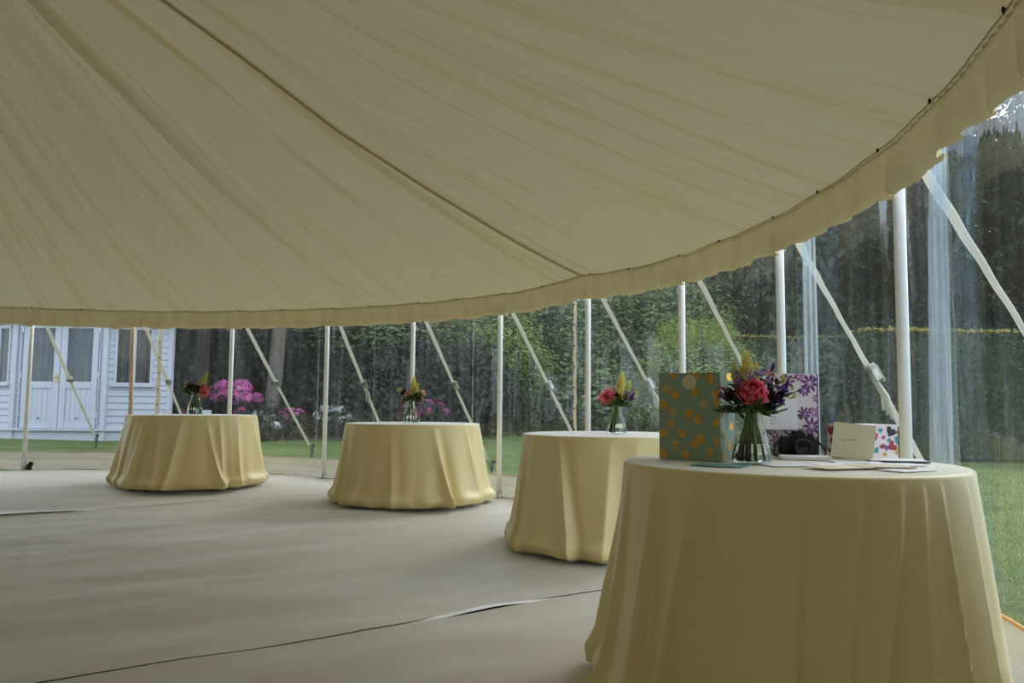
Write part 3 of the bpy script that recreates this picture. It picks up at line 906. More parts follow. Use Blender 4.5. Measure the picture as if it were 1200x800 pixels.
def tagdisc(mb):
    n = 28; R_ = .0265
    v0 = [(tc[0]+R_*math.cos(2*PI*k/n), -.004, tc[1]+R_*math.sin(2*PI*k/n)) for k in range(n)]
    v1 = [(a, -.0028, c) for a, b_, c in v0]
    mb.add(v0+v1, [tuple(range(n)), tuple(range(n, 2*n))[::-1]] + [(k, (k+1) % n, n+(k+1) % n, n+k) for k in range(n)])
tagdisc(mb); tg = mb.build('gift_tag', M['cream'], bag)
q_ = random.Random(2)
mb = MB()
for row in range(4):
    z = tc[1] + .012 - row*.008; x0 = tc[0]-.016
    pts = [(x0+.0011*k, -.0043, z + .0016*math.sin(k*1.9+row*2)*(.4+q_.random()) - .0002*k) for k in range(29)]
    mb.tube(pts, .00035, 4)
mb.build('handwriting', M['ink'], tg)
mb = MB()
for y in (.004, d1-.004):
    mb.tube([(w1*.32, y, h1-.015), (w1*.32, y+.0, h1+.001), (w1*.36, (y+d1*.5)/2, h1-.012), (w1*.5, d1*.5, h1-.03), (w1*.64, (y+d1*.5)/2, h1-.012), (w1*.68, y, h1+.001), (w1*.68, y, h1-.015)], .002, 6)
mb.build('cord_handle', M['gold2'], bag, smooth=True)

# floral bag standing at the back, a white envelope leaning on it, a black camera before it
FB = (.985, 3.085); 
flb = thing('gift_bag', 'white gift bag printed with purple flowers behind the bouquet on the nearest table', 'gift bag', (FB[0], FB[1], TOPZ), -.03)
wf, df, hf = .222, .06, .322
mb = MB(); bagshell(mb, wf, df, hf, 0)
q_ = random.Random(9)
def flower_print(mb, cx, cz, R, mi, n=8):
    for k in range(n):
        a = 2*PI*k/n + cx*40
        def cl(x, z): return (min(max(x, .001), wf-.004), -.0006-.00005*(k % 3), min(max(z, .001), hf-.001))
        d = (math.cos(a), math.sin(a)); s_ = (-d[1], d[0])
        P_ = [cl(cx+d[0]*R*t+s_[0]*R*w, cz+d[1]*R*t+s_[1]*R*w) for t, w in ((.1, 0), (.45, .16), (.75, .14), (1, 0), (.75, -.14), (.45, -.16))]
        mb.add(P_, [(0, 1, 2, 3, 4, 5)], mi)
def leaf_print(mb, cx, cz, L, a):
    d = (math.cos(a), math.sin(a)); s_ = (-d[1], d[0])
    P_ = [(min(max(cx+d[0]*L*t+s_[0]*L*w, .001), wf-.004), -.0005, min(max(cz+d[1]*L*t+s_[1]*L*w, .001), hf-.001)) for t, w in ((0, 0), (.4, .25), (.8, .15), (1, 0), (.8, -.15), (.4, -.25))]
    mb.add(P_, [(0, 1, 2, 3, 4, 5)], 3)
for cx, cz, R, mi in ((.190, .285, .040, 1), (.170, .255, .026, 1), (.150, .31, .022, 2), (.165, .165, .030, 1), (.205, .170, .024, 2), (.195, .115, .038, 1), (.165, .085, .028, 2), (.12, .07, .030, 1),
                      (.06, .06, .032, 2), (.02, .10, .03, 1), (.10, .29, .036, 1), (.05, .26, .03, 2), (.03, .2, .03, 1), (.205, .05, .03, 1), (.215, .225, .020, 2), (.09, .12, .024, 1)):
    flower_print(mb, cx, cz, R, mi)
for k in range(60):
    leaf_print(mb, q_.uniform(.0, wf), q_.uniform(.02, hf), q_.uniform(.014, .022), q_.uniform(0, 6.28))
mb.quad((wf-.004, -.0008, 0), (wf, -.0008, 0), (wf, -.0008, hf), (wf-.004, -.0008, hf), 4)
mb.quad((wf+.0008, 0, 0), (wf+.0008, .012, 0), (wf+.0008, .012, hf), (wf+.0008, 0, hf), 4)
mb.build('bag_body', [M['floralwhite'], M['purple'], M['mauveprint'], M['leafprint'], M['edgepurple']], flb)
mb = MB(); mb.tube([(wf*.3, .0, hf-.01), (wf*.31, df*.3, hf-.004), (wf*.5, df*.5, hf-.04), (wf*.69, df*.3, hf-.004), (wf*.7, .0, hf-.01)], .002, 6)
mb.build('cord_handle', M['edgepurple'], flb, smooth=True)

def sheet(mb, w, h, t, mi=0, flap=False):
    mb.box((0, 0, 0), (w, h, t), mi)
    if flap:
        mb.add([(0, h, t+.0004), (w, h, t+.0004), (w/2, h*.45, t+.0009)], [(0, 1, 2)], mi)
        mb.tube([(0, h, t), (w/2, h*.45, t+.0006), (w, h, t)], .0004, 4, mi)
# black camera
cm = thing('camera', 'black camera standing in front of the floral gift bag', 'camera', (1.030, 3.010, TOPZ), -.12)
mb = MB(); mb.box((0, 0, 0), (.142, .052, .078), bev=.010); mb.box((.045, .004, .07), (.098, .045, .100), bev=.008); mb.build('body', M['black'], cm, smooth=False)
mb = MB(); mb.box((-.004, -.014, .002), (.026, .03, .074), bev=.010); mb.build('grip', M['blackmatte'], cm)
mb = MB(); mb.lathe([(.0, 0), (.032, 0), (.032, .01), (.030, .012), (.030, .034), (.033, .036), (.033, .05), (.027, .052), (.024, .044), (0, .044)], 28, M=Matrix.Translation((.075, .0, .040)) @ Matrix.Rotation(PI/2, 4, 'X'))
ln = mb.build('lens_barrel', M['blackmatte'], cm, smooth=True)
mb = MB(); mb.lathe([(0, .046), (.015, .045), (.0235, .0435)], 24, M=Matrix.Translation((.075, .0, .040)) @ Matrix.Rotation(PI/2, 4, 'X')); mb.build('front_glass', M['lens'], ln, smooth=True)
mb = MB(); mb.lathe([(0, .088), (.011, .088), (.011, .077), (0, .077)], 18, M=Matrix.Translation((.120, .027, 0))); mb.build('dial', M['blackmatte'], cm)
mb = MB(); mb.tube([(-.002, .02, .06), (-.02, -.01, .05), (-.03, -.03, .012), (.0, -.06, .005), (.05, -.05, .005), (.10, -.065, .005), (.15, -.05, .006), (.165, -.01, .03), (.144, .02, .06)], .004, 6)
mb.build('neck_strap', M['blackmatte'], cm, smooth=True)
# envelope leaning on the bag, standing on the camera
en = thing('envelope', 'white envelope propped upright against the floral gift bag above the camera', 'envelope', (.985, 3.070, TOPZ+.1015), -.02)
mb = MB()
Rt = Matrix.Rotation(math.radians(97-14), 4, 'X')
mb.box((0, 0, 0), (.137, .122, .002), M=Rt)
ep = mb.build('paper', M['card'], en)
mb = MB()
for row in range(3):
    pts = [Rt @ Vector((.03+.0016*k, .05-row*.012+.003*math.sin(k*1.3+row), .0024)) for k in range(16-row*3)]
    mb.tube(pts, .0006, 4)
mb.build('printed_motif', M['ink'], ep)

# heart patterned box
for nm, c in (('h_black', (24, 24, 30)), ('h_pink', (190, 60, 110)), ('h_teal', (70, 138, 146)), ('h_red', (150, 40, 60)), ('h_yellow', (190, 160, 60)), ('h_purple', (110, 60, 120))):
    M[nm] = simple(nm.replace('h_', 'print_'), srgb(*c), .45, var=.08)
hb = thing('gift_box', 'white gift box printed with coloured hearts behind the standing cream card', 'gift box', (1.284, 2.906, TOPZ), 0.0)
def heart(n=26):
    pts = []
    for k in range(n):
        t = 2*PI*k/n
        pts.append((16*math.sin(t)**3/17, (13*math.cos(t)-5*math.cos(2*t)-2*math.cos(3*t)-math.cos(4*t)+2)/17))
    return pts
HP = heart()
L0 = Vector((1.174, 3.040, 0)) - Vector((1.310, 2.965, 0)); L1 = Vector((1.500, 3.020, 0)) - Vector((1.310, 2.965, 0))
hh_ = .122
L1 = L1.normalized()*.178; L0 = Vector((-L1.y, L1.x, 0)).normalized()*.17
mb = MB()
A_, B_, C_, D_ = Vector((0, 0, 0)), L1, L1+L0, L0
Z = Vector((0, 0, hh_))
mb.add([A_, B_, C_, D_, A_+Z, B_+Z, C_+Z, D_+Z], [(0, 3, 2, 1), (4, 5, 6, 7), (0, 1, 5, 4), (1, 2, 6, 5), (2, 3, 7, 6), (3, 0, 4, 7)], 0)
def hearts(org, ax, L, lst):
    ax = ax.normalized(); out = Vector((ax.y, -ax.x, 0))
    if out.dot(L0+L1) > 0: out = -out
    for i, (u, v, s_, rot, mi) in enumerate(lst):
        c, sn = math.cos(rot), math.sin(rot); pts = []
        for x, y in HP:
            a = min(max(u + s_*(x*c - y*sn), .001), L-.001); b = min(max(v + s_*(x*sn + y*c), .001), hh_-.001)
            pts.append(org + ax*a + Vector((0, 0, b)) + out*(.0007+.00004*i))
        mb.add(pts, [tuple(range(len(pts)))], mi)
hearts(A_, L1, .178, [(.145, .098, .024, -.5, 1), (.182, .100, .014, .8, 2), (.178, .065, .020, -.3, 3), (.113, .078, .010, .2, 2), (.150, .045, .022, -.9, 4), (.106, .045, .012, .5, 4), (.125, .040, .014, -.2, 6),
                      (.138, .068, .010, .6, 3), (.176, .024, .014, .9, 5), (.10, .104, .012, .1, 3), (.075, .08, .018, .4, 2), (.04, .05, .02, -.4, 1), (.06, .105, .012, 0, 5), (.08, .03, .014, .7, 3), (.02, .1, .016, .3, 4), (.020, .020, .014, .2, 2), (.118, .016, .010, .3, 5)])
hearts(A_, L0, .17, [(.150, .098, .024, 0, 4), (.115, .100, .022, 0, 3), (.135, .055, .024, 0, 4), (.092, .060, .026, 0, 5), (.07, .103, .020, 0, 5), (.05, .05, .024, 0, 1), (.155, .022, .014, 0, 6), (.11, .018, .016, 0, 1), (.07, .014, .014, 0, 3), (.025, .09, .02, 0, 2), (.02, .03, .018, 0, 4)])
mb.build('box_body', [M['floralwhite'], M['h_black'], M['h_pink'], M['h_teal'], M['h_red'], M['h_yellow'], M['h_purple']], hb)
mb = MB(); g = .003
cen = (A_+C_)/2
def gr(p): return cen + (p-cen)*1.012
v0 = [gr(p)+Z for p in (A_, B_, C_, D_)]; v1 = [p+Vector((0, 0, .005)) for p in v0]
mb.add(v0+v1, [(0, 3, 2, 1), (4, 5, 6, 7), (0, 1, 5, 4), (1, 2, 6, 5), (2, 3, 7, 6), (3, 0, 4, 7)])
mb.build('lid', M['floralwhite'], hb)

# standing cream card, leaning back on the box
cd_ = thing('greeting_card', 'cream card standing upright and leaning on the heart patterned box', 'card', (1.165, 2.875, TOPZ+.001), math.atan2(-.10, .095)+.32)
mb = MB(); Rl = Matrix.Rotation(math.radians(90-17), 4, 'X') @ Matrix(((1, .20, 0, 0), (0, 1, 0, 0), (0, 0, 1, 0), (0, 0, 0, 1)))
Rl = Matrix.Rotation(math.radians(90-15), 4, 'X')
Rl = Rl @ Matrix.Rotation(math.radians(-6), 4, 'Z') 
mb.box((0, .012, 0), (.142, .142, .0022), M=Rl); cp_ = mb.build('card_leaf', M['cream'], cd_)
mb = MB(); pts = [Rl @ Vector((.030+.0019*k, .075+.0035*math.sin(k*1.7)*(.3+q_.random())+.0003*k, .0026)) for k in range(30)]
mb.tube(pts, .0006, 4); mb.build('handwriting', M['ink'], cp_)

# envelopes lying flat
ENV = [  # centre x, y, w, h, angle deg, material, thickness, layer, flap, label
 (.672, 2.530, .165, .118, -30, 'teal', .0022, 0, False, 'teal envelope lying left of the vase at the edge of the nearest table'),
 (.905, 2.570, .170, .120, 12, 'card', .0022, 0, False, 'white envelope lying just right of the vase foot, nearest the vase'),
 (1.075, 2.880, .170, .110, -12, 'card', .012, 0, True, 'thick white envelope lying in front of the black camera'),
 (1.190, 2.700, .160, .100, -10, 'card', .0030, 0, False, 'white envelope lying below the foot of the standing cream card'),
 (1.010, 2.440, .175, .120, 22, 'cream', .0024, 1, True, 'cream envelope lying in the middle of the front row of envelopes'),
 (1.160, 2.480, .180, .118, -4, 'manila', .0034, 1, False, 'buff coloured envelope lying at the front right of the table'),
 (1.375, 2.795, .190, .125, -20, 'navy', .0040, 0, False, 'dark envelope lowest in the pile at the right of the nearest table'),
 (1.365, 2.798, .185, .125, -15, 'card', .0030, 1, False, 'large white envelope on top of the pile at the right of the nearest table'),
 (1.280, 2.620, .165, .110, 4, 'card', .0022, 0, False, 'white envelope lying between the buff envelope and the right hand pile'),
 (1.200, 2.385, .150, .090, 26, 'card', .0022, 0, False, 'white envelope lying frontmost at the right, partly under the buff one'),
 (1.080, 2.610, .160, .110, 8, 'card', .0022, 0, False, 'white envelope lying behind the cream one in the front row'),
]
for x, y, w, h, a, mt, tk, ly, fp, lab in ENV:
    t = thing('envelope', lab, 'envelope', (x, y, TOPZ + .0005 + ly*.0042), math.radians(a), 'envelopes lying on the nearest table')
    mb = MB(); mb.box((-w/2, -h/2, 0), (w/2, h/2, tk)); mb.build('paper', M[mt], t)
    mb = MB(); mb.add([(-w/2+.001, h/2-.001, tk+.0003), (0, -h*.05, tk+.0007), (w/2-.001, h/2-.001, tk+.0003)], [(0, 1, 2)]) 
    if fp: mb.build('flap', M[mt], t)

# ------------------------------------------------------------------ lawn
mb = MB()
def lw(u, v):
    x = -34 + 78*u; y = -8 + 62*v
    d = math.hypot(x-CX, y-CY)
    z = zf(x, y) - .05 - .03*sm(6.6, 5.8, d) + .03*fbm(x*.25, y*.25, 3, 3)*sm(5, 9, d)
    return (x, y, z)
mb.grid(lw, 195, 155)
tag(mb.build('lawn', M['lawn'], smooth=True), kind='structure')
def lz(x, y): return zf(x, y) - .05 + .03*fbm(x*.25, y*.25, 3, 3)*sm(5, 9, math.hypot(x-CX, y-CY))

def bulk(name, V, Fq, mat, parent=None, loc=None):
    """fast mesh from numpy: V (n,4,3) quads"""
    n = V.shape[0]; me = bpy.data.meshes.new(name)
    me.vertices.add(n*4); me.loops.add(n*4); me.polygons.add(n)
    me.vertices.foreach_set('co', V.reshape(-1).astype(np.float32))
    me.loops.foreach_set('vertex_index', np.arange(n*4, dtype=np.int32))
    me.polygons.foreach_set('loop_start', np.arange(0, n*4, 4, dtype=np.int32))
    me.materials.append(mat); me.update(calc_edges=True); me.validate()
    o = bpy.data.objects.new(name, me); COL.objects.link(o)
    if parent is not None: o.parent = parent
    if loc is not None: o.location = loc
    return o
def leafquads(P_, N_, size, rs, aspect=.6):
    n = len(P_)
    N_ = N_/np.linalg.norm(N_, axis=1, keepdims=True)
    R_ = rs.normal(size=(n, 3)); A = np.cross(N_, R_); A /= np.linalg.norm(A, axis=1, keepdims=True)+1e-9
    B = np.cross(N_, A); s = (size*rs.uniform(.6, 1.35, n))[:, None]
    bend = N_*s*.18
    return np.stack([P_ - A*s - bend, P_ + B*s*aspect, P_ + A*s - bend, P_ - B*s*aspect], 1)
def crown_pts(rs, n, K, rx, ry, rz, spread, flat=1.0, shell=.55):
    d = rs.normal(size=(K, 3)); d /= np.linalg.norm(d, axis=1, keepdims=True)
    c = d*rs.uniform(shell, 1, K)[:, None]*np.array([rx, ry, rz])
    k = rs.integers(0, K, n)
    off = rs.normal(size=(n, 3))*np.array([spread, spread, spread*flat])*rs.uniform(.6, 1.3, K)[k][:, None]
    P_ = c[k] + off
    N_ = off/spread + d[k]*.8 + np.array([0, 0, .9]) + rs.normal(size=(n, 3))*.6
    return P_, N_
def crown(kind, seed):
    rs = np.random.default_rng(seed)
    if kind == 'broad':
        P_, N_ = crown_pts(rs, 26000, 210, 2.1, 2.1, 3.1, .38); return leafquads(P_, N_, .085, rs)
    if kind == 'shrub':
        P_, N_ = crown_pts(rs, 13000, 110, 1.6, 1.3, 1.25, .30); return leafquads(P_, N_, .075, rs)
    if kind == 'weep':
        P_, N_ = crown_pts(rs, 32000, 260, 2.7, 2.3, 2.6, .28, 2.0); return leafquads(P_, N_, .082, rs, .45)
    if kind == 'pine':
        # whorled tiers of drooping boughs with gaps between them
        pts = []; nr = []
        for k in range(170):
            h = rs.uniform(0, 1); a = rs.uniform(0, 6.28); L = (2.6*(1-h)**.7+.5)*rs.uniform(.6, 1.05)
            n = int(60+80*L); u = rs.uniform(.12, 1, n)
            x = np.cos(a)*u*L; y = np.sin(a)*u*L; z = h*8.4 - .30*(u*L)**1.3 + .10*u*L
            p = np.stack([x, y, z], 1) + rs.normal(size=(n, 3))*np.array([.20, .20, .07])
            pts.append(p); nr.append(rs.normal(size=(n, 3))*.6 + np.array([0, 0, 1.0]))
        return leafquads(np.concatenate(pts), np.concatenate(nr), .115, rs, .35)
PROTO = {}
def trunk_mesh(kind, seed):
    q = random.Random(seed); mb = MB()
    if kind == 'pine':
        mb.tube([(0, 0, -.2), (.02, 0, 3), (0, .02, 6), (0, 0, 9.2)], [.22, .17, .10, .02], 10)
    else:
        mb.tube([(0, 0, -.2), (.0, 0, .25), (.05, 0, 1.6), (.10, .04, 3.2), (.12, .1, 5.2)], [.26, .18, .15, .12, .04], 10)
        for k in range(6):
            a = q.uniform(0, 6.28); z = q.uniform(2.0, 3.6); L = q.uniform(1.0, 1.8)
            mb.tube([(.08, .02, z), (math.cos(a)*L*.5, math.sin(a)*L*.5, z+L*.45), (math.cos(a)*L, math.sin(a)*L, z+L*.8)], [.07, .045, .015], 7)
    return mb
def tree(kind, x, y, s, mat, label, rz=0.0, sz=None, crown_z=None, bark='bark', name='garden_tree', group=None, variant=0):
    t = thing(name, label, 'tree', (x, y, lz(x, y)), rz, group)
    t.scale = (s, s, sz or s*{'broad': .58, 'weep': .75, 'pine': 1}[kind])
    key = (kind, variant)
    cz = crown_z if crown_z is not None else {'broad': 3.2, 'weep': 2.7, 'pine': .9}[kind]
    if (key, mat) not in PROTO:
        PROTO[(key, mat)] = bulk('foliage', crown(kind, hash((kind, variant)) % 1000 if False else {'broad': 11, 'weep': 31, 'pine': 51}[kind]+variant), None, M[mat]).data
        o = [o for o in bpy.data.objects if o.data == PROTO[(key, mat)]][0]
        o.parent = t
    else:
        o = bpy.data.objects.new('foliage', PROTO[(key, mat)]); COL.objects.link(o); o.parent = t
    o.location = (0, 0, cz)
    tk = ('trunk', kind, bark)
    if tk not in PROTO:
        b = trunk_mesh(kind, 4).build('trunk', M[bark], t, smooth=True); PROTO[tk] = b.data
    else:
        b = bpy.data.objects.new('trunk', PROTO[tk]); COL.objects.link(b); b.parent = t
    return t
G1 = 'dark trees beyond the flower bed'
# behind the summerhouse and flower bed
tree('broad', -14.5, 23.0, 1.5, 'leafdark', 'large dark tree beyond the summerhouse at the far left', 0, group=G1)
tree('broad', -11.6, 21.5, 1.3, 'leafdark', 'dark tree directly behind the summerhouse roof', 1, variant=1, group=G1)
tree('broad', -8.9, 20.2, 1.2, 'leafdark', 'dark leafy tree just right of the summerhouse wall', 2, crown_z=2.6, group=G1)
tree('broad', -7.4, 23.4, 1.4, 'leafdark', 'dark tree above the large pink rhododendron', 3, variant=1, crown_z=2.6, group=G1)
tree('broad', -5.4, 22.6, 1.25, 'leafdark', 'dark tree behind the leaning grey trunk', 4, crown_z=2.5, group=G1)
tree('broad', -3.7, 21.6, 1.2, 'leafmid', 'mid green tree with pale sprays between the two left tables', 5, variant=1, crown_z=2.6, group=G1)
tree('broad', -2.2, 23.0, 1.35, 'leafdark', 'dark tree behind the second table, left of its vase', 6, crown_z=2.5, group=G1)
tree('broad', -.9, 25.5, 1.4, 'leafdark', 'dark tree in deep shade right of the vase on the second table', .5, variant=1, crown_z=2.4, group=G1)
tree('weep', -.75, 20.8, .72, 'leaflight', 'light green tree with loose sprays above the right end of the second table', 1.2, crown_z=3.4)
tree('weep', 1.3, 25.0, 1.15, 'leafmid', 'broad mid green drooping tree between the second and third tables', 0)
tree('weep', 4.3, 26.0, 1.25, 'leafmid', 'broad mid green drooping tree behind the vase with the coral bloom', 2, variant=1)
tree('weep', 5.35, 22.5, .56, 'leaflime', 'small bright lime green tree above the gold spotted gift bag', 1, crown_z=5.2)
tree('weep', 5.2, 21.0, .75, 'leaflight', 'light green shrubby tree right behind the gold spotted gift bag', 3, variant=1, crown_z=1.6)
tree('broad', 7.2, 30.0, 1.45, 'leafdark', 'tall dark tree rising beyond the far hedge, above the bouquet', 1, sz=1.15, group='dark trees beyond the hedges')
tree('broad', 10.5, 28.5, 1.45, 'leafpine', 'tall dark tree rising beyond the hedge between the two nearest poles', 2, sz=1.85, variant=1, group='dark trees beyond the hedges')
tree('pine', 14.6, 25.5, 1.25, 'leafpine', 'tall dark conifer with sky showing through at the top right', 0, sz=1.35, group='conifers at the right')
tree('pine', 17.6, 24.0, 1.3, 'leafpine', 'tall dark conifer at the right edge, above the clipped hedge', 2, sz=1.5, variant=1, group='conifers at the right')
tree('pine', 12.0, 23.0, 1.05, 'leafpine', 'dark conifer right of the nearest but one pole, above the clipped hedge', 4, sz=1.0, variant=1, group='conifers at the right')
tree('broad', 14.2, 29.0, 1.6, 'leafdark', 'dark leafy tree low behind the conifers at the right', 3, sz=2.0, crown_z=2.3, group='dark trees beyond the hedges')
tree('broad', 20.0, 30.0, 1.6, 'leafdark', 'dark leafy tree behind the conifers at the right edge', 4, sz=2.3, crown_z=2.6, variant=1, group='dark trees beyond the hedges')
tree('pine', 19.5, 18.5, 1.3, 'leafpine', 'dark conifer standing beyond the right edge of the clipped hedge', 5, sz=1.4, group='conifers at the right')

# two bare trunks standing before the dark trees
def trunk(x, y, r, lean, label, mat):
    t = thing('tree_trunk', label, 'tree', (x, y, lz(x, y)))
    mb = MB(); mb.tube([(0, 0, -.2), (lean*.2, 0, .5), (lean*.9, .02, 2.0), (lean*1.7, .05, 3.6), (lean*2.2, .1, 5.0)], [r*1.5, r*1.1, r, r*.85, r*.5], 12)
    mb.build('bole', M[mat], t, smooth=True)
    mb = MB()
    for k in range(5):
        a = k*1.3; z = 3.1+.25*k
        mb.tube([(lean*1.7, .05, z), (lean*1.7+math.cos(a)*.8, math.sin(a)*.8, z+.5), (lean*1.7+math.cos(a)*1.7, math.sin(a)*1.7, z+.8)], [.07, .045, .015], 7)
    mb.build('branches', M[mat], t, smooth=True)
    rs = np.random.default_rng(int(abs(x)*10)); P_, N_ = crown_pts(rs, 9000, 110, 1.9, 1.9, 1.1, .35)
    bulk('foliage', leafquads(P_, N_, .11, rs), None, M['leafdark'], t, (lean*1.8, 0, 4.3))
trunk(-7.0, 17.6, .16, .0, 'dark upright tree trunk behind the bouquet on the far left table', 'bark')
trunk(-5.29, 17.2, .16, .12, 'grey tree trunk between the pink rhododendrons, leaning slightly', 'greybark')

# rhododendrons and bed ------------------------------------------------
def rhodo(x, y, s, sz, mat, label, seed, nball, top=.5, name='rhododendron', spread=1.0, tr=.13):
    t = thing(name, label, 'flowering shrub', (x, y, lz(x, y))); 
    rs = np.random.default_rng(seed)
    P_, N_ = crown_pts(rs, int(2500*s*s)+1500, 60, .8*s, .6*s, .55*sz, .16)
    P_[:, 2] = np.abs(P_[:, 2]+.5*sz)
    bulk('foliage', leafquads(P_, N_, .055, rs, .4), None, M['leafdark'], t)
    mb = MB(); q = random.Random(seed)
    for k in range(5):
        a = q.uniform(0, 6.28); mb.tube([(0, 0, -.05), (.2*s*math.cos(a), .2*s*math.sin(a), .3*sz), (.5*s*math.cos(a), .4*s*math.sin(a), .8*sz)], [.03, .022, .01], 6)
    mb.build('stems', M['bark'], t, smooth=True)
    vs = []
    for k in range(nball):
        a = q.uniform(PI, 2*PI) if k % 3 else q.uniform(0, 2*PI); el = q.uniform(top-.5, 1.2)
        c = np.array([.8*s*spread*math.cos(a)*math.cos(el), .6*s*math.sin(a)*math.cos(el), .5*sz + .6*sz*math.sin(el)])
        d = rs.normal(size=(70, 3)); d /= np.linalg.norm(d, axis=1, keepdims=True)
        vs.append(leafquads(c + d*tr*rs.uniform(.7, 1.0, 70)[:, None], d + rs.normal(size=(70, 3))*.25, .045, rs, .8))
    if nball: bulk('blossom', np.concatenate(vs), None, M[mat], t)
    return t
GR = 'flowering shrubs in the bed'
rhodo(-6.05, 17.0, .72, 1.05, 'pinkflower', 'large pink rhododendron in full flower right of the far left vase', 41, 30, .9, tr=.14)
rhodo(-5.62, 16.7, .5, .55, 'magflower', 'low magenta rhododendron below the large pink one', 42, 5, .4, tr=.09)
rhodo(-4.62, 16.5, .36, .52, 'pinkflower', 'small pale pink rhododendron at the lawn edge behind the slanting strap', 43, 20, .9, spread=1.15, tr=.10)
rhodo(-5.06, 15.9, .34, .50, 'whiteflower', 'small white flowering shrub left of the small pale pink rhododendron', 44, 14, .5, spread=1.2, tr=.065)
rhodo(-3.86, 16.9, .42, .62, 'whiteflower', 'white flowering shrub right of the pole between the two left tables', 45, 16, .7, spread=1.15, tr=.075)
rhodo(-3.0, 17.6, .42, .62, 'magflower', 'bright pink flowering shrub behind the left end of the second table', 46, 14, .9, spread=1.15, tr=.11)
rhodo(-2.42, 17.6, .45, .65, 'magflower', 'purple pink flowering shrub left of the vase on the second table', 47, 13, .9, spread=1.15, tr=.10)
rhodo(-1.85, 17.8, .45, .75, 'pinkflower', 'purple pink flowering shrub right of the vase on the second table', 48, 13, .9, spread=1.15, tr=.10)
rhodo(-7.6, 17.6, .55, .9, 'magflower', 'dark green shrub with a single red flower beside the summerhouse corner', 49, 2, .3, tr=.07)
# dark evergreen shrubs filling the bed
def shrub(x, y, s, sz, mat, label, rz=0, variant=0, group=None, name='evergreen_shrub'):
    t = thing(name, label, 'shrub', (x, y, lz(x, y)), rz, group); t.scale = (s, s, sz)
    key = ('shrub', variant, mat)
    if key not in PROTO: o = bulk('foliage', crown('shrub', 70+variant), None, M[mat], t); PROTO[key] = o.data
    else:
        o = bpy.data.objects.new('foliage', PROTO[key]); COL.objects.link(o); o.parent = t
    o.location = (0, 0, 1.0)
    if 'sstem' not in PROTO:
        mb = MB()
        for k in range(5): mb.tube([(0, 0, -.1), (.35*math.cos(k*1.3), .3*math.sin(k*1.3), .8), (.8*math.cos(k*1.3), .7*math.sin(k*1.3), 1.6)], [.06, .04, .015], 6)
        PROTO['sstem'] = mb.build('stems', M['bark'], t, smooth=True).data
    else:
        b = bpy.data.objects.new('stems', PROTO['sstem']); COL.objects.link(b); b.parent = t
    return t
GS = 'evergreen shrubs in the bed'
shrub(-8.2, 19.0, 1.0, 1.25, 'leafdark', 'dark evergreen shrub against the right corner of the summerhouse', 0, group=GS)
shrub(-6.7, 19.4, 1.0, 1.1, 'leafdark', 'dark evergreen shrub behind the large pink rhododendron', 1, 1, group=GS)
shrub(-4.5, 19.0, .95, .8, 'leafdark', 'dark evergreen shrub behind the grey leaning trunk', 2, group=GS)
shrub(-3.7, 18.2, .9, .85, 'leafdark', 'dark evergreen shrub behind the white flowers between the two left tables', 3, 1, group=GS)
shrub(-2.5, 18.9, 1.0, .95, 'leafdark', 'dark evergreen shrub left behind the vase on the second table', 4, group=GS)
shrub(-1.2, 19.2, 1.0, 1.0, 'leafdark', 'dark evergreen shrub right behind the vase on the second table', 5, 1, group=GS)
shrub(.3, 23.0, 1.3, 1.0, 'leafmid', 'green shrub behind the pole between second and third tables', 1)
shrub(2.6, 23.5, 1.5, .85, 'leafmid', 'green shrub low behind the third table and its laced edge', 2, 1)
shrub(4.6, 22.5, 1.3, .9, 'leafmid', 'green shrub low behind the vase on the third table', 3)
shrub(6.75, 17.6, .95, 1.02, 'leafhedge', 'rounded green shrub left of the clipped hedge, behind the thick white strap', 2, 1)
shrub(5.6, 18.6, .8, .75, 'leafmid', 'loose green shrub behind the bouquet with the peony', 4)
mb = MB()
def bed(u, v):
    x = -8.6 + 7.6*u; y = 16.0 + .55*math.sin(x*.9) + 4.6*v + .12*x*0
    return (x, y, lz(x, y) + .05*math.sin(PI*min(1, v*6)/1) * (1 if v < .17 else 0) + (.05 if v >= .17 else 0) - (.06 if v == 0 else 0) + .02*fbm(x*2, y*2))
mb.grid(bed, 60, 24)
tag(mb.build('flower_bed', M['soil'], smooth=True), 'strip of dark soil under the flowering shrubs at the lawn edge', 'flower bed')
mb = MB(); mb.box((-.12, -.01, .35), (.12, .01, .60), bev=.004); 
sg = thing('garden_sign', 'small pale board on a post behind the right part of the far left table', 'sign', (-6.02, 15.4, lz(-6.02, 15.4)))
mb.build('board', M['white'], sg); mb = MB(); mb.box((-.018, .01, -.1), (.018, .035, .58)); mb.build('post', M['bark'], sg)

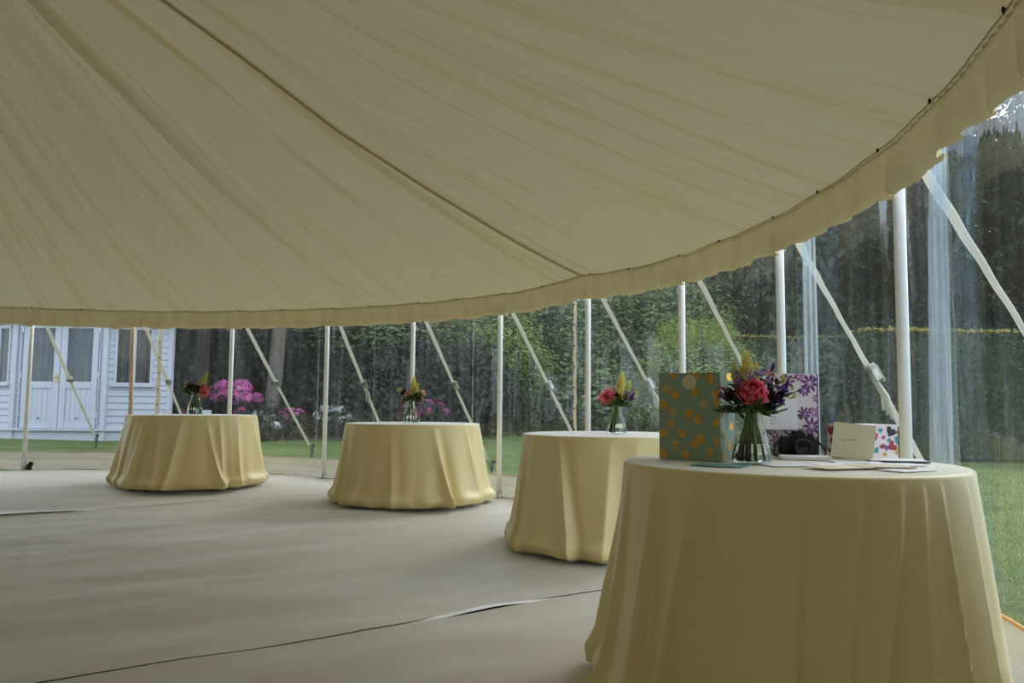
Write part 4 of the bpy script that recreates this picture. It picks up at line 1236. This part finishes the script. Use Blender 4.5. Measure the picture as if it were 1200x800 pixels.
# clipped hedges ------------------------------------------------------
def hedge(x0, y0, x1, y1, h, depth, label, seed, new=True):
    t = thing('clipped_hedge', label, 'hedge', (x0, y0, lz(x0, y0)), math.atan2(y1-y0, x1-x0), 'clipped hedges beyond the lawn')
    L = math.hypot(x1-x0, y1-y0); rs = np.random.default_rng(seed)
    mb = MB()
    def core(u, v):
        # a lumpy inner mass of twigs, rounded at its shoulders
        a = v*PI; return (L*u, depth/2 - (depth/2-.12)*(1 if v < .33 else (-1 if v > .67 else 1-(v-.33)/.17)) , min(h-.12, v*3*(h-.12)) if v < .34 else (h-.12 if v < .67 else (1-v)*3*(h-.12)))
    mb.grid(core, int(L*3), 18)
    mb.build('inner_twigs', M['leafhedge'], t)
    def face(n, fn, nrm):
        u = rs.uniform(0, 1, n); v = rs.uniform(0, 1, n); p = np.stack(fn(u, v), 1) + rs.normal(size=(n, 3))*.035
        nn = np.array(nrm) + rs.normal(size=(n, 3))*.65
        return leafquads(p, nn, .042, rs, .55)
    d_ = 420
    Q = [face(int(d_*L*h), lambda u, v: (L*u, .03*np.sin(u*L*3+v*4), .02+v*(h-.02)), (0, -1, .3)),
         face(int(d_*L*depth), lambda u, v: (L*u, depth*v, h+.02*np.sin(u*L*2)), (0, 0, 1)),
         face(int(d_*h*depth), lambda u, v: (0*u, depth*v, u*h), (-1, 0, .3)), face(int(d_*h*depth), lambda u, v: (L+0*u, depth*v, u*h), (1, 0, .3)),
         face(int(150*L*h), lambda u, v: (L*u, depth+0*u, v*h), (0, 1, .3))]
    bulk('foliage', np.concatenate(Q), None, M['leafhedge'], t)
    if new:
        n = int(260*L); u = rs.uniform(0, L, n); p = np.stack([u, rs.uniform(-.03, depth, n)*rs.uniform(0, 1, n), h+.035+.02*np.sin(u*2)+rs.normal(size=n)*.018], 1)
        bulk('lit_new_growth', leafquads(p, np.array([0, -.2, 1])+rs.normal(size=(n, 3))*.7, .035, rs, .5), None, M['hedgetop'], t)
hedge(6.55, 14.6, 16.5, 14.3, 2.38, 1.0, 'near clipped hedge with a straight yellowish top behind the nearest pole', 81)
hedge(5.7, 22.2, 13.5, 22.2, 2.75, 1.0, 'far lower looking clipped hedge above the bouquet, left of the near hedge', 82)

# grass blades close to the clear wall at the right
rs = np.random.default_rng(5)
n = 60000
X_ = rs.uniform(1.9, 9.5, n); Y_ = rs.uniform(1.6, 13.0, n)
k = np.hypot(X_-CX, Y_-CY) > 6.35
X_ = X_[k]; Y_ = Y_[k]; n = len(X_)
Zg = np.array([lz(a, b) for a, b in zip(X_, Y_)])
base = np.stack([X_, Y_, Zg-.005], 1); a = rs.uniform(0, 6.28, n); hgt = rs.uniform(.018, .05, n)
sd = np.stack([np.cos(a), np.sin(a), 0*a], 1)*.0045; ln_ = np.stack([rs.normal(size=n)*.018, rs.normal(size=n)*.018, hgt], 1)
gq = np.stack([base-sd, base+sd, base+ln_*.65+sd*.8, base+ln_], 1)
tag(bulk('grass', gq, None, M['blade']), 'short mown grass beyond the clear wall at the right', 'grass', kind='stuff')

# ------------------------------------------------------------------ summerhouse
SX, SY = -8.53, 14.75; SZ = lz(SX, SY)
sh = thing('summerhouse', 'white weatherboarded summerhouse with glazed double doors on the lawn at the left', 'summerhouse', (SX, SY, SZ))
HW = 2.42; FL = .20          # wall height, floor height
def fac(x, y, ang): return Matrix.Translation((x, y, 0)) @ Matrix.Rotation(ang, 4, 'Z')
def boards(mb, M_, x0, x1, z0, z1):
    st = .125; z = z0
    while z < z1 - 1e-4:
        t = min(z+st, z1)
        vs = [(x0, -.028, z), (x1, -.028, z), (x1, -.010, t), (x0, -.010, t), (x0, .02, z), (x1, .02, z), (x1, .02, t), (x0, .02, t)]
        mb.add([tuple(M_ @ Vector(p)) for p in vs], [(0, 1, 2, 3), (4, 7, 6, 5), (0, 4, 5, 1), (3, 2, 6, 7), (0, 3, 7, 4), (1, 5, 6, 2)])
        z = t
FW_ = .86; A25 = math.radians(25); SL = 1.12
MF = fac(-FW_, 0, 0); MR = fac(FW_, 0, A25); ML = fac(-FW_-SL*math.cos(A25), SL*math.sin(A25), -A25)
mb = MB()
boards(mb, MF, .0, .13, FL, HW); boards(mb, MF, 2*FW_-.13, 2*FW_, FL, HW); boards(mb, MF, .13, 2*FW_-.13, 2.27, HW)
W0, W1, WZ0, WZ1 = .13, .80, 1.04, 2.15
for M_ in (MR, ML):
    w0, w1 = (W0, W1) if M_ is MR else (SL-W1, SL-W0)
    boards(mb, M_, 0, SL, FL, WZ0); boards(mb, M_, 0, SL, WZ1, HW); boards(mb, M_, 0, w0, WZ0, WZ1); boards(mb, M_, w1, SL, WZ0, WZ1)
ex = FW_ + SL*math.cos(A25); ey = SL*math.sin(A25)
bx_, by_ = ex - 1.30, ey + 2.15
SB = math.hypot(ex-bx_, by_-ey)
boards(mb, fac(ex, ey, math.atan2(by_-ey, bx_-ex)), 0, SB, FL, HW)
boards(mb, fac(-bx_, by_, math.atan2(ey-by_, bx_-ex)), 0, SB, FL, HW)
boards(mb, fac(bx_, by_, PI), 0, 2*bx_, FL, HW)
mb.build('wall_boards', M['whiteb'], sh)
mb = MB()   # plinth and floor
pl = [(-FW_, -.03), (FW_, -.03), (ex, ey-.03), (bx_, by_), (-bx_, by_), (-ex, ey-.03)]
v0 = [(x, y, -.06) for x, y in pl]; v1 = [(x, y, FL) for x, y in pl]
mb.add(v0+v1, [tuple(range(6))[::-1], tuple(range(6, 12))] + [(i, (i+1) % 6, 6+(i+1) % 6, 6+i) for i in range(6)])
mb.build('plinth', M['white'], sh)
mb = MB()
for a_, b_, sg_ in ((-FW_, FW_, 0),): mb.box((a_-.04, -.10, FL-.035), (b_+.04, .0, FL+.005), bev=.006)
for M_ in (MR, ML): mb.box((-.02, -.08, FL-.035), (SL+.02, .0, FL+.005), M=M_)
mb.build('sill_board', M['white'], sh)
mb = MB()
for (x, y) in ((-FW_, -.02), (FW_, -.02), (ex, ey-.01), (-ex, ey-.01)):
    mb.box((x-.05, y-.04, -.02), (x+.05, y+.05, HW), bev=.008)
mb.build('corner_boards', M['white'], sh)
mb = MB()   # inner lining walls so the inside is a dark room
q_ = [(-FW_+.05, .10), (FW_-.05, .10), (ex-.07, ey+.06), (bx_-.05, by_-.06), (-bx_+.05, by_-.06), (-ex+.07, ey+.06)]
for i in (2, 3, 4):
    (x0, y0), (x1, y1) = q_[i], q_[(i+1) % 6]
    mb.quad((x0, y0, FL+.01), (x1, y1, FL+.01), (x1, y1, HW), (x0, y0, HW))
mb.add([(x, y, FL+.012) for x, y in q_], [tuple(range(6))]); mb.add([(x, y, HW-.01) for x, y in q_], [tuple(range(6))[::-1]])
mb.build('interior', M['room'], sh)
mb = MB()
ov = 1.14; cxr, cyr = 0, ey+1.0
ring = [(x*ov + 0, cyr+(y-cyr)*ov, HW-.05) for x, y in pl]; apex = (cxr, cyr, HW+1.35)
mb.add(ring + [apex], [(i, (i+1) % 6, 6) for i in range(6)])
mb.add([(x, y, z-.08) for x, y, z in ring] + ring, [(i, (i+1) % 6, 6+(i+1) % 6, 6+i) for i in range(6)])
mb.build('roof', M['roof'], sh)
# doors
for sgn in (-1, 1):
    lab = None
    dr = None
    mb = MB()
    x0, x1 = (0.004, .715); z0, z1 = FL+.01, 2.22
    def bx(a, b, c, d, y0=-.03, y1=.02, m=mb, bev=.006): 
        xa, xb = (a, b) if sgn > 0 else (-b, -a)
        m.box((xa, y0, c), (xb, y1, d), bev=bev)
    bx(x0, .125, z0, z1); bx(.60, x1, z0, z1); bx(.125, .60, 2.10, z1); bx(.125, .60, .96, 1.09); bx(.125, .60, z0, z0+.13)
    dr = mb.build('door', M['white'], sh)
    mb = MB()
    for k in range(5):
        a = .125 + k*.095; bx(a+.001, a+.094, z0+.13, .96, -.012, .008, mb, .004)
    mb.build('lower_panel', M['white'], dr)
    mb = MB(); xa, xb = (.12, .605) if sgn > 0 else (-.605, -.12); mb.box((xa, -.008, 1.085), (xb, -.003, 2.105)); mb.build('pane', M['pane'], dr)
    mb = MB()
    for z in (.42, 1.15, 2.02): bx(.712, .738, z, z+.10, -.042, -.028, mb, .002)
    mb.build('hinges', M['steel'], dr)
    mb = MB(); xb_ = .36*sgn; mb.tube([(xb_, -.045, .40), (xb_, -.028, .40)], .014, 10); mb.build('bolt', M['iron'], dr)
    if sgn < 0:
        mb = MB(); mb.box((-.055, -.040, 1.06), (-.020, -.030, 1.24), bev=.003); mb.tube([(-.04, -.04, 1.17), (-.04, -.075, 1.17), (-.11, -.08, 1.165)], .009, 8); mb.build('handle', M['brass'], dr)
mb = MB()
for xa, xb in ((-.86+.10, -.735), (.735, .86-.10)): mb.box((xa, -.045, FL), (xb, .02, 2.30), bev=.006)
mb.box((-.76, -.045, 2.235), (.76, .02, 2.30), bev=.006)
mb.build('door_frame', M['white'], sh)
# windows in the angled sides
for M_ in (MR, ML):
    w0, w1 = (W0, W1) if M_ is MR else (SL-W1, SL-W0)
    mb = MB()
    for a, b in ((w0, w0+.05), (w1-.05, w1), ((w0+w1)/2-.035, (w0+w1)/2+.035)): mb.box((a, -.040, WZ0), (b, .02, WZ1), M=M_, bev=.005)
    for c, d in ((WZ0, WZ0+.04), (WZ1-.05, WZ1)): mb.box((w0, -.038, c), (w1, .02, d), M=M_, bev=.005)
    wn = mb.build('window', M['white'], sh)
    mb = MB(); mb.box((w0-.05, -.085, WZ0-.04), (w1+.05, .0, WZ0), M=M_, bev=.006); mb.build('window_sill', M['white'], wn)
    for a, b in ((w0+.05, (w0+w1)/2-.035), ((w0+w1)/2+.035, w1-.05)):
        mb = MB(); mb.box((a, -.012, WZ0+.04), (b, -.007, WZ1-.05), M=M_); mb.build('pane', M['pane'], wn)
    mb = MB()
    def cu_(u, v): return tuple(M_ @ Vector((w0 + (w1-w0)*u, .10 + .02*math.sin(u*60)+.012*math.sin(u*23), WZ0-.05 + v*(WZ1-WZ0+.1))))
    mb.grid(cu_, 90, 3); mb.build('curtain', M['curtain'], wn, smooth=True)
mb = MB()
def cu2(u, v):
    x = -.68 + 1.36*u
    z = 1.0 + v*1.2
    return (x, .14 + .02*math.sin(u*75) + .012*math.sin(u*31), z)
mb.grid(cu2, 140, 3)
cu_o = mb.build('curtain', M['curtain'], sh, smooth=True)
mb = MB()
def sw(u, v):
    x = -.68 + 1.36*u; lo = 1.86 - .06*abs(math.sin(u*2*PI*1.5)); return (x, .10 + .012*math.sin(u*60), lo + v*(2.2-lo))
mb.grid(sw, 120, 6); mb.build('pelmet', M['curtain'], cu_o, smooth=True)

# ------------------------------------------------------------------ light: a bright overcast sky, with a faint veiled sun
w = bpy.data.worlds.new('sky'); SC.world = w; w.use_nodes = True
nt = w.node_tree; nt.nodes.clear()
out = nt.nodes.new('ShaderNodeOutputWorld'); bg = nt.nodes.new('ShaderNodeBackground')
tcn = nt.nodes.new('ShaderNodeTexCoord'); nz = nt.nodes.new('ShaderNodeTexNoise'); nz.inputs['Scale'].default_value = 2.2; nz.inputs['Detail'].default_value = 5
rp = nt.nodes.new('ShaderNodeValToRGB'); rp.color_ramp.elements[0].position = .35; rp.color_ramp.elements[0].color = (.66, .82, 1, 1)
rp.color_ramp.elements[1].position = .65; rp.color_ramp.elements[1].color = (.90, .95, 1, 1)
nt.links.new(tcn.outputs['Generated'], nz.inputs['Vector']); nt.links.new(nz.outputs['Fac'], rp.inputs['Fac'])
nt.links.new(rp.outputs['Color'], bg.inputs['Color']); bg.inputs['Strength'].default_value = 2.3
nt.links.new(bg.outputs[0], out.inputs['Surface'])
sd_ = bpy.data.lights.new('sun', 'SUN'); sd_.energy = 2.4; sd_.angle = math.radians(30); sd_.color = (1, .97, .93)
so = bpy.data.objects.new('sun', sd_); COL.objects.link(so); so.location = (20, 20, 20)
so.rotation_euler = Vector((-.56, -.60, -.46)).to_track_quat('-Z', 'Y').to_euler()

SC.view_settings.view_transform = 'Standard'; SC.view_settings.look = 'None'
SC.view_settings.gamma = 1; SC.view_settings.use_curve_mapping = False
SC.view_settings.exposure = 0.0
SC.cycles.use_denoising = True
SC.cycles.max_bounces = 10; SC.cycles.diffuse_bounces = 5; SC.cycles.glossy_bounces = 4; SC.cycles.transmission_bounces = 8; SC.cycles.transparent_max_bounces = 24
SC.cycles.caustics_reflective = False; SC.cycles.caustics_refractive = False
SC.cycles.sample_clamp_indirect = 6
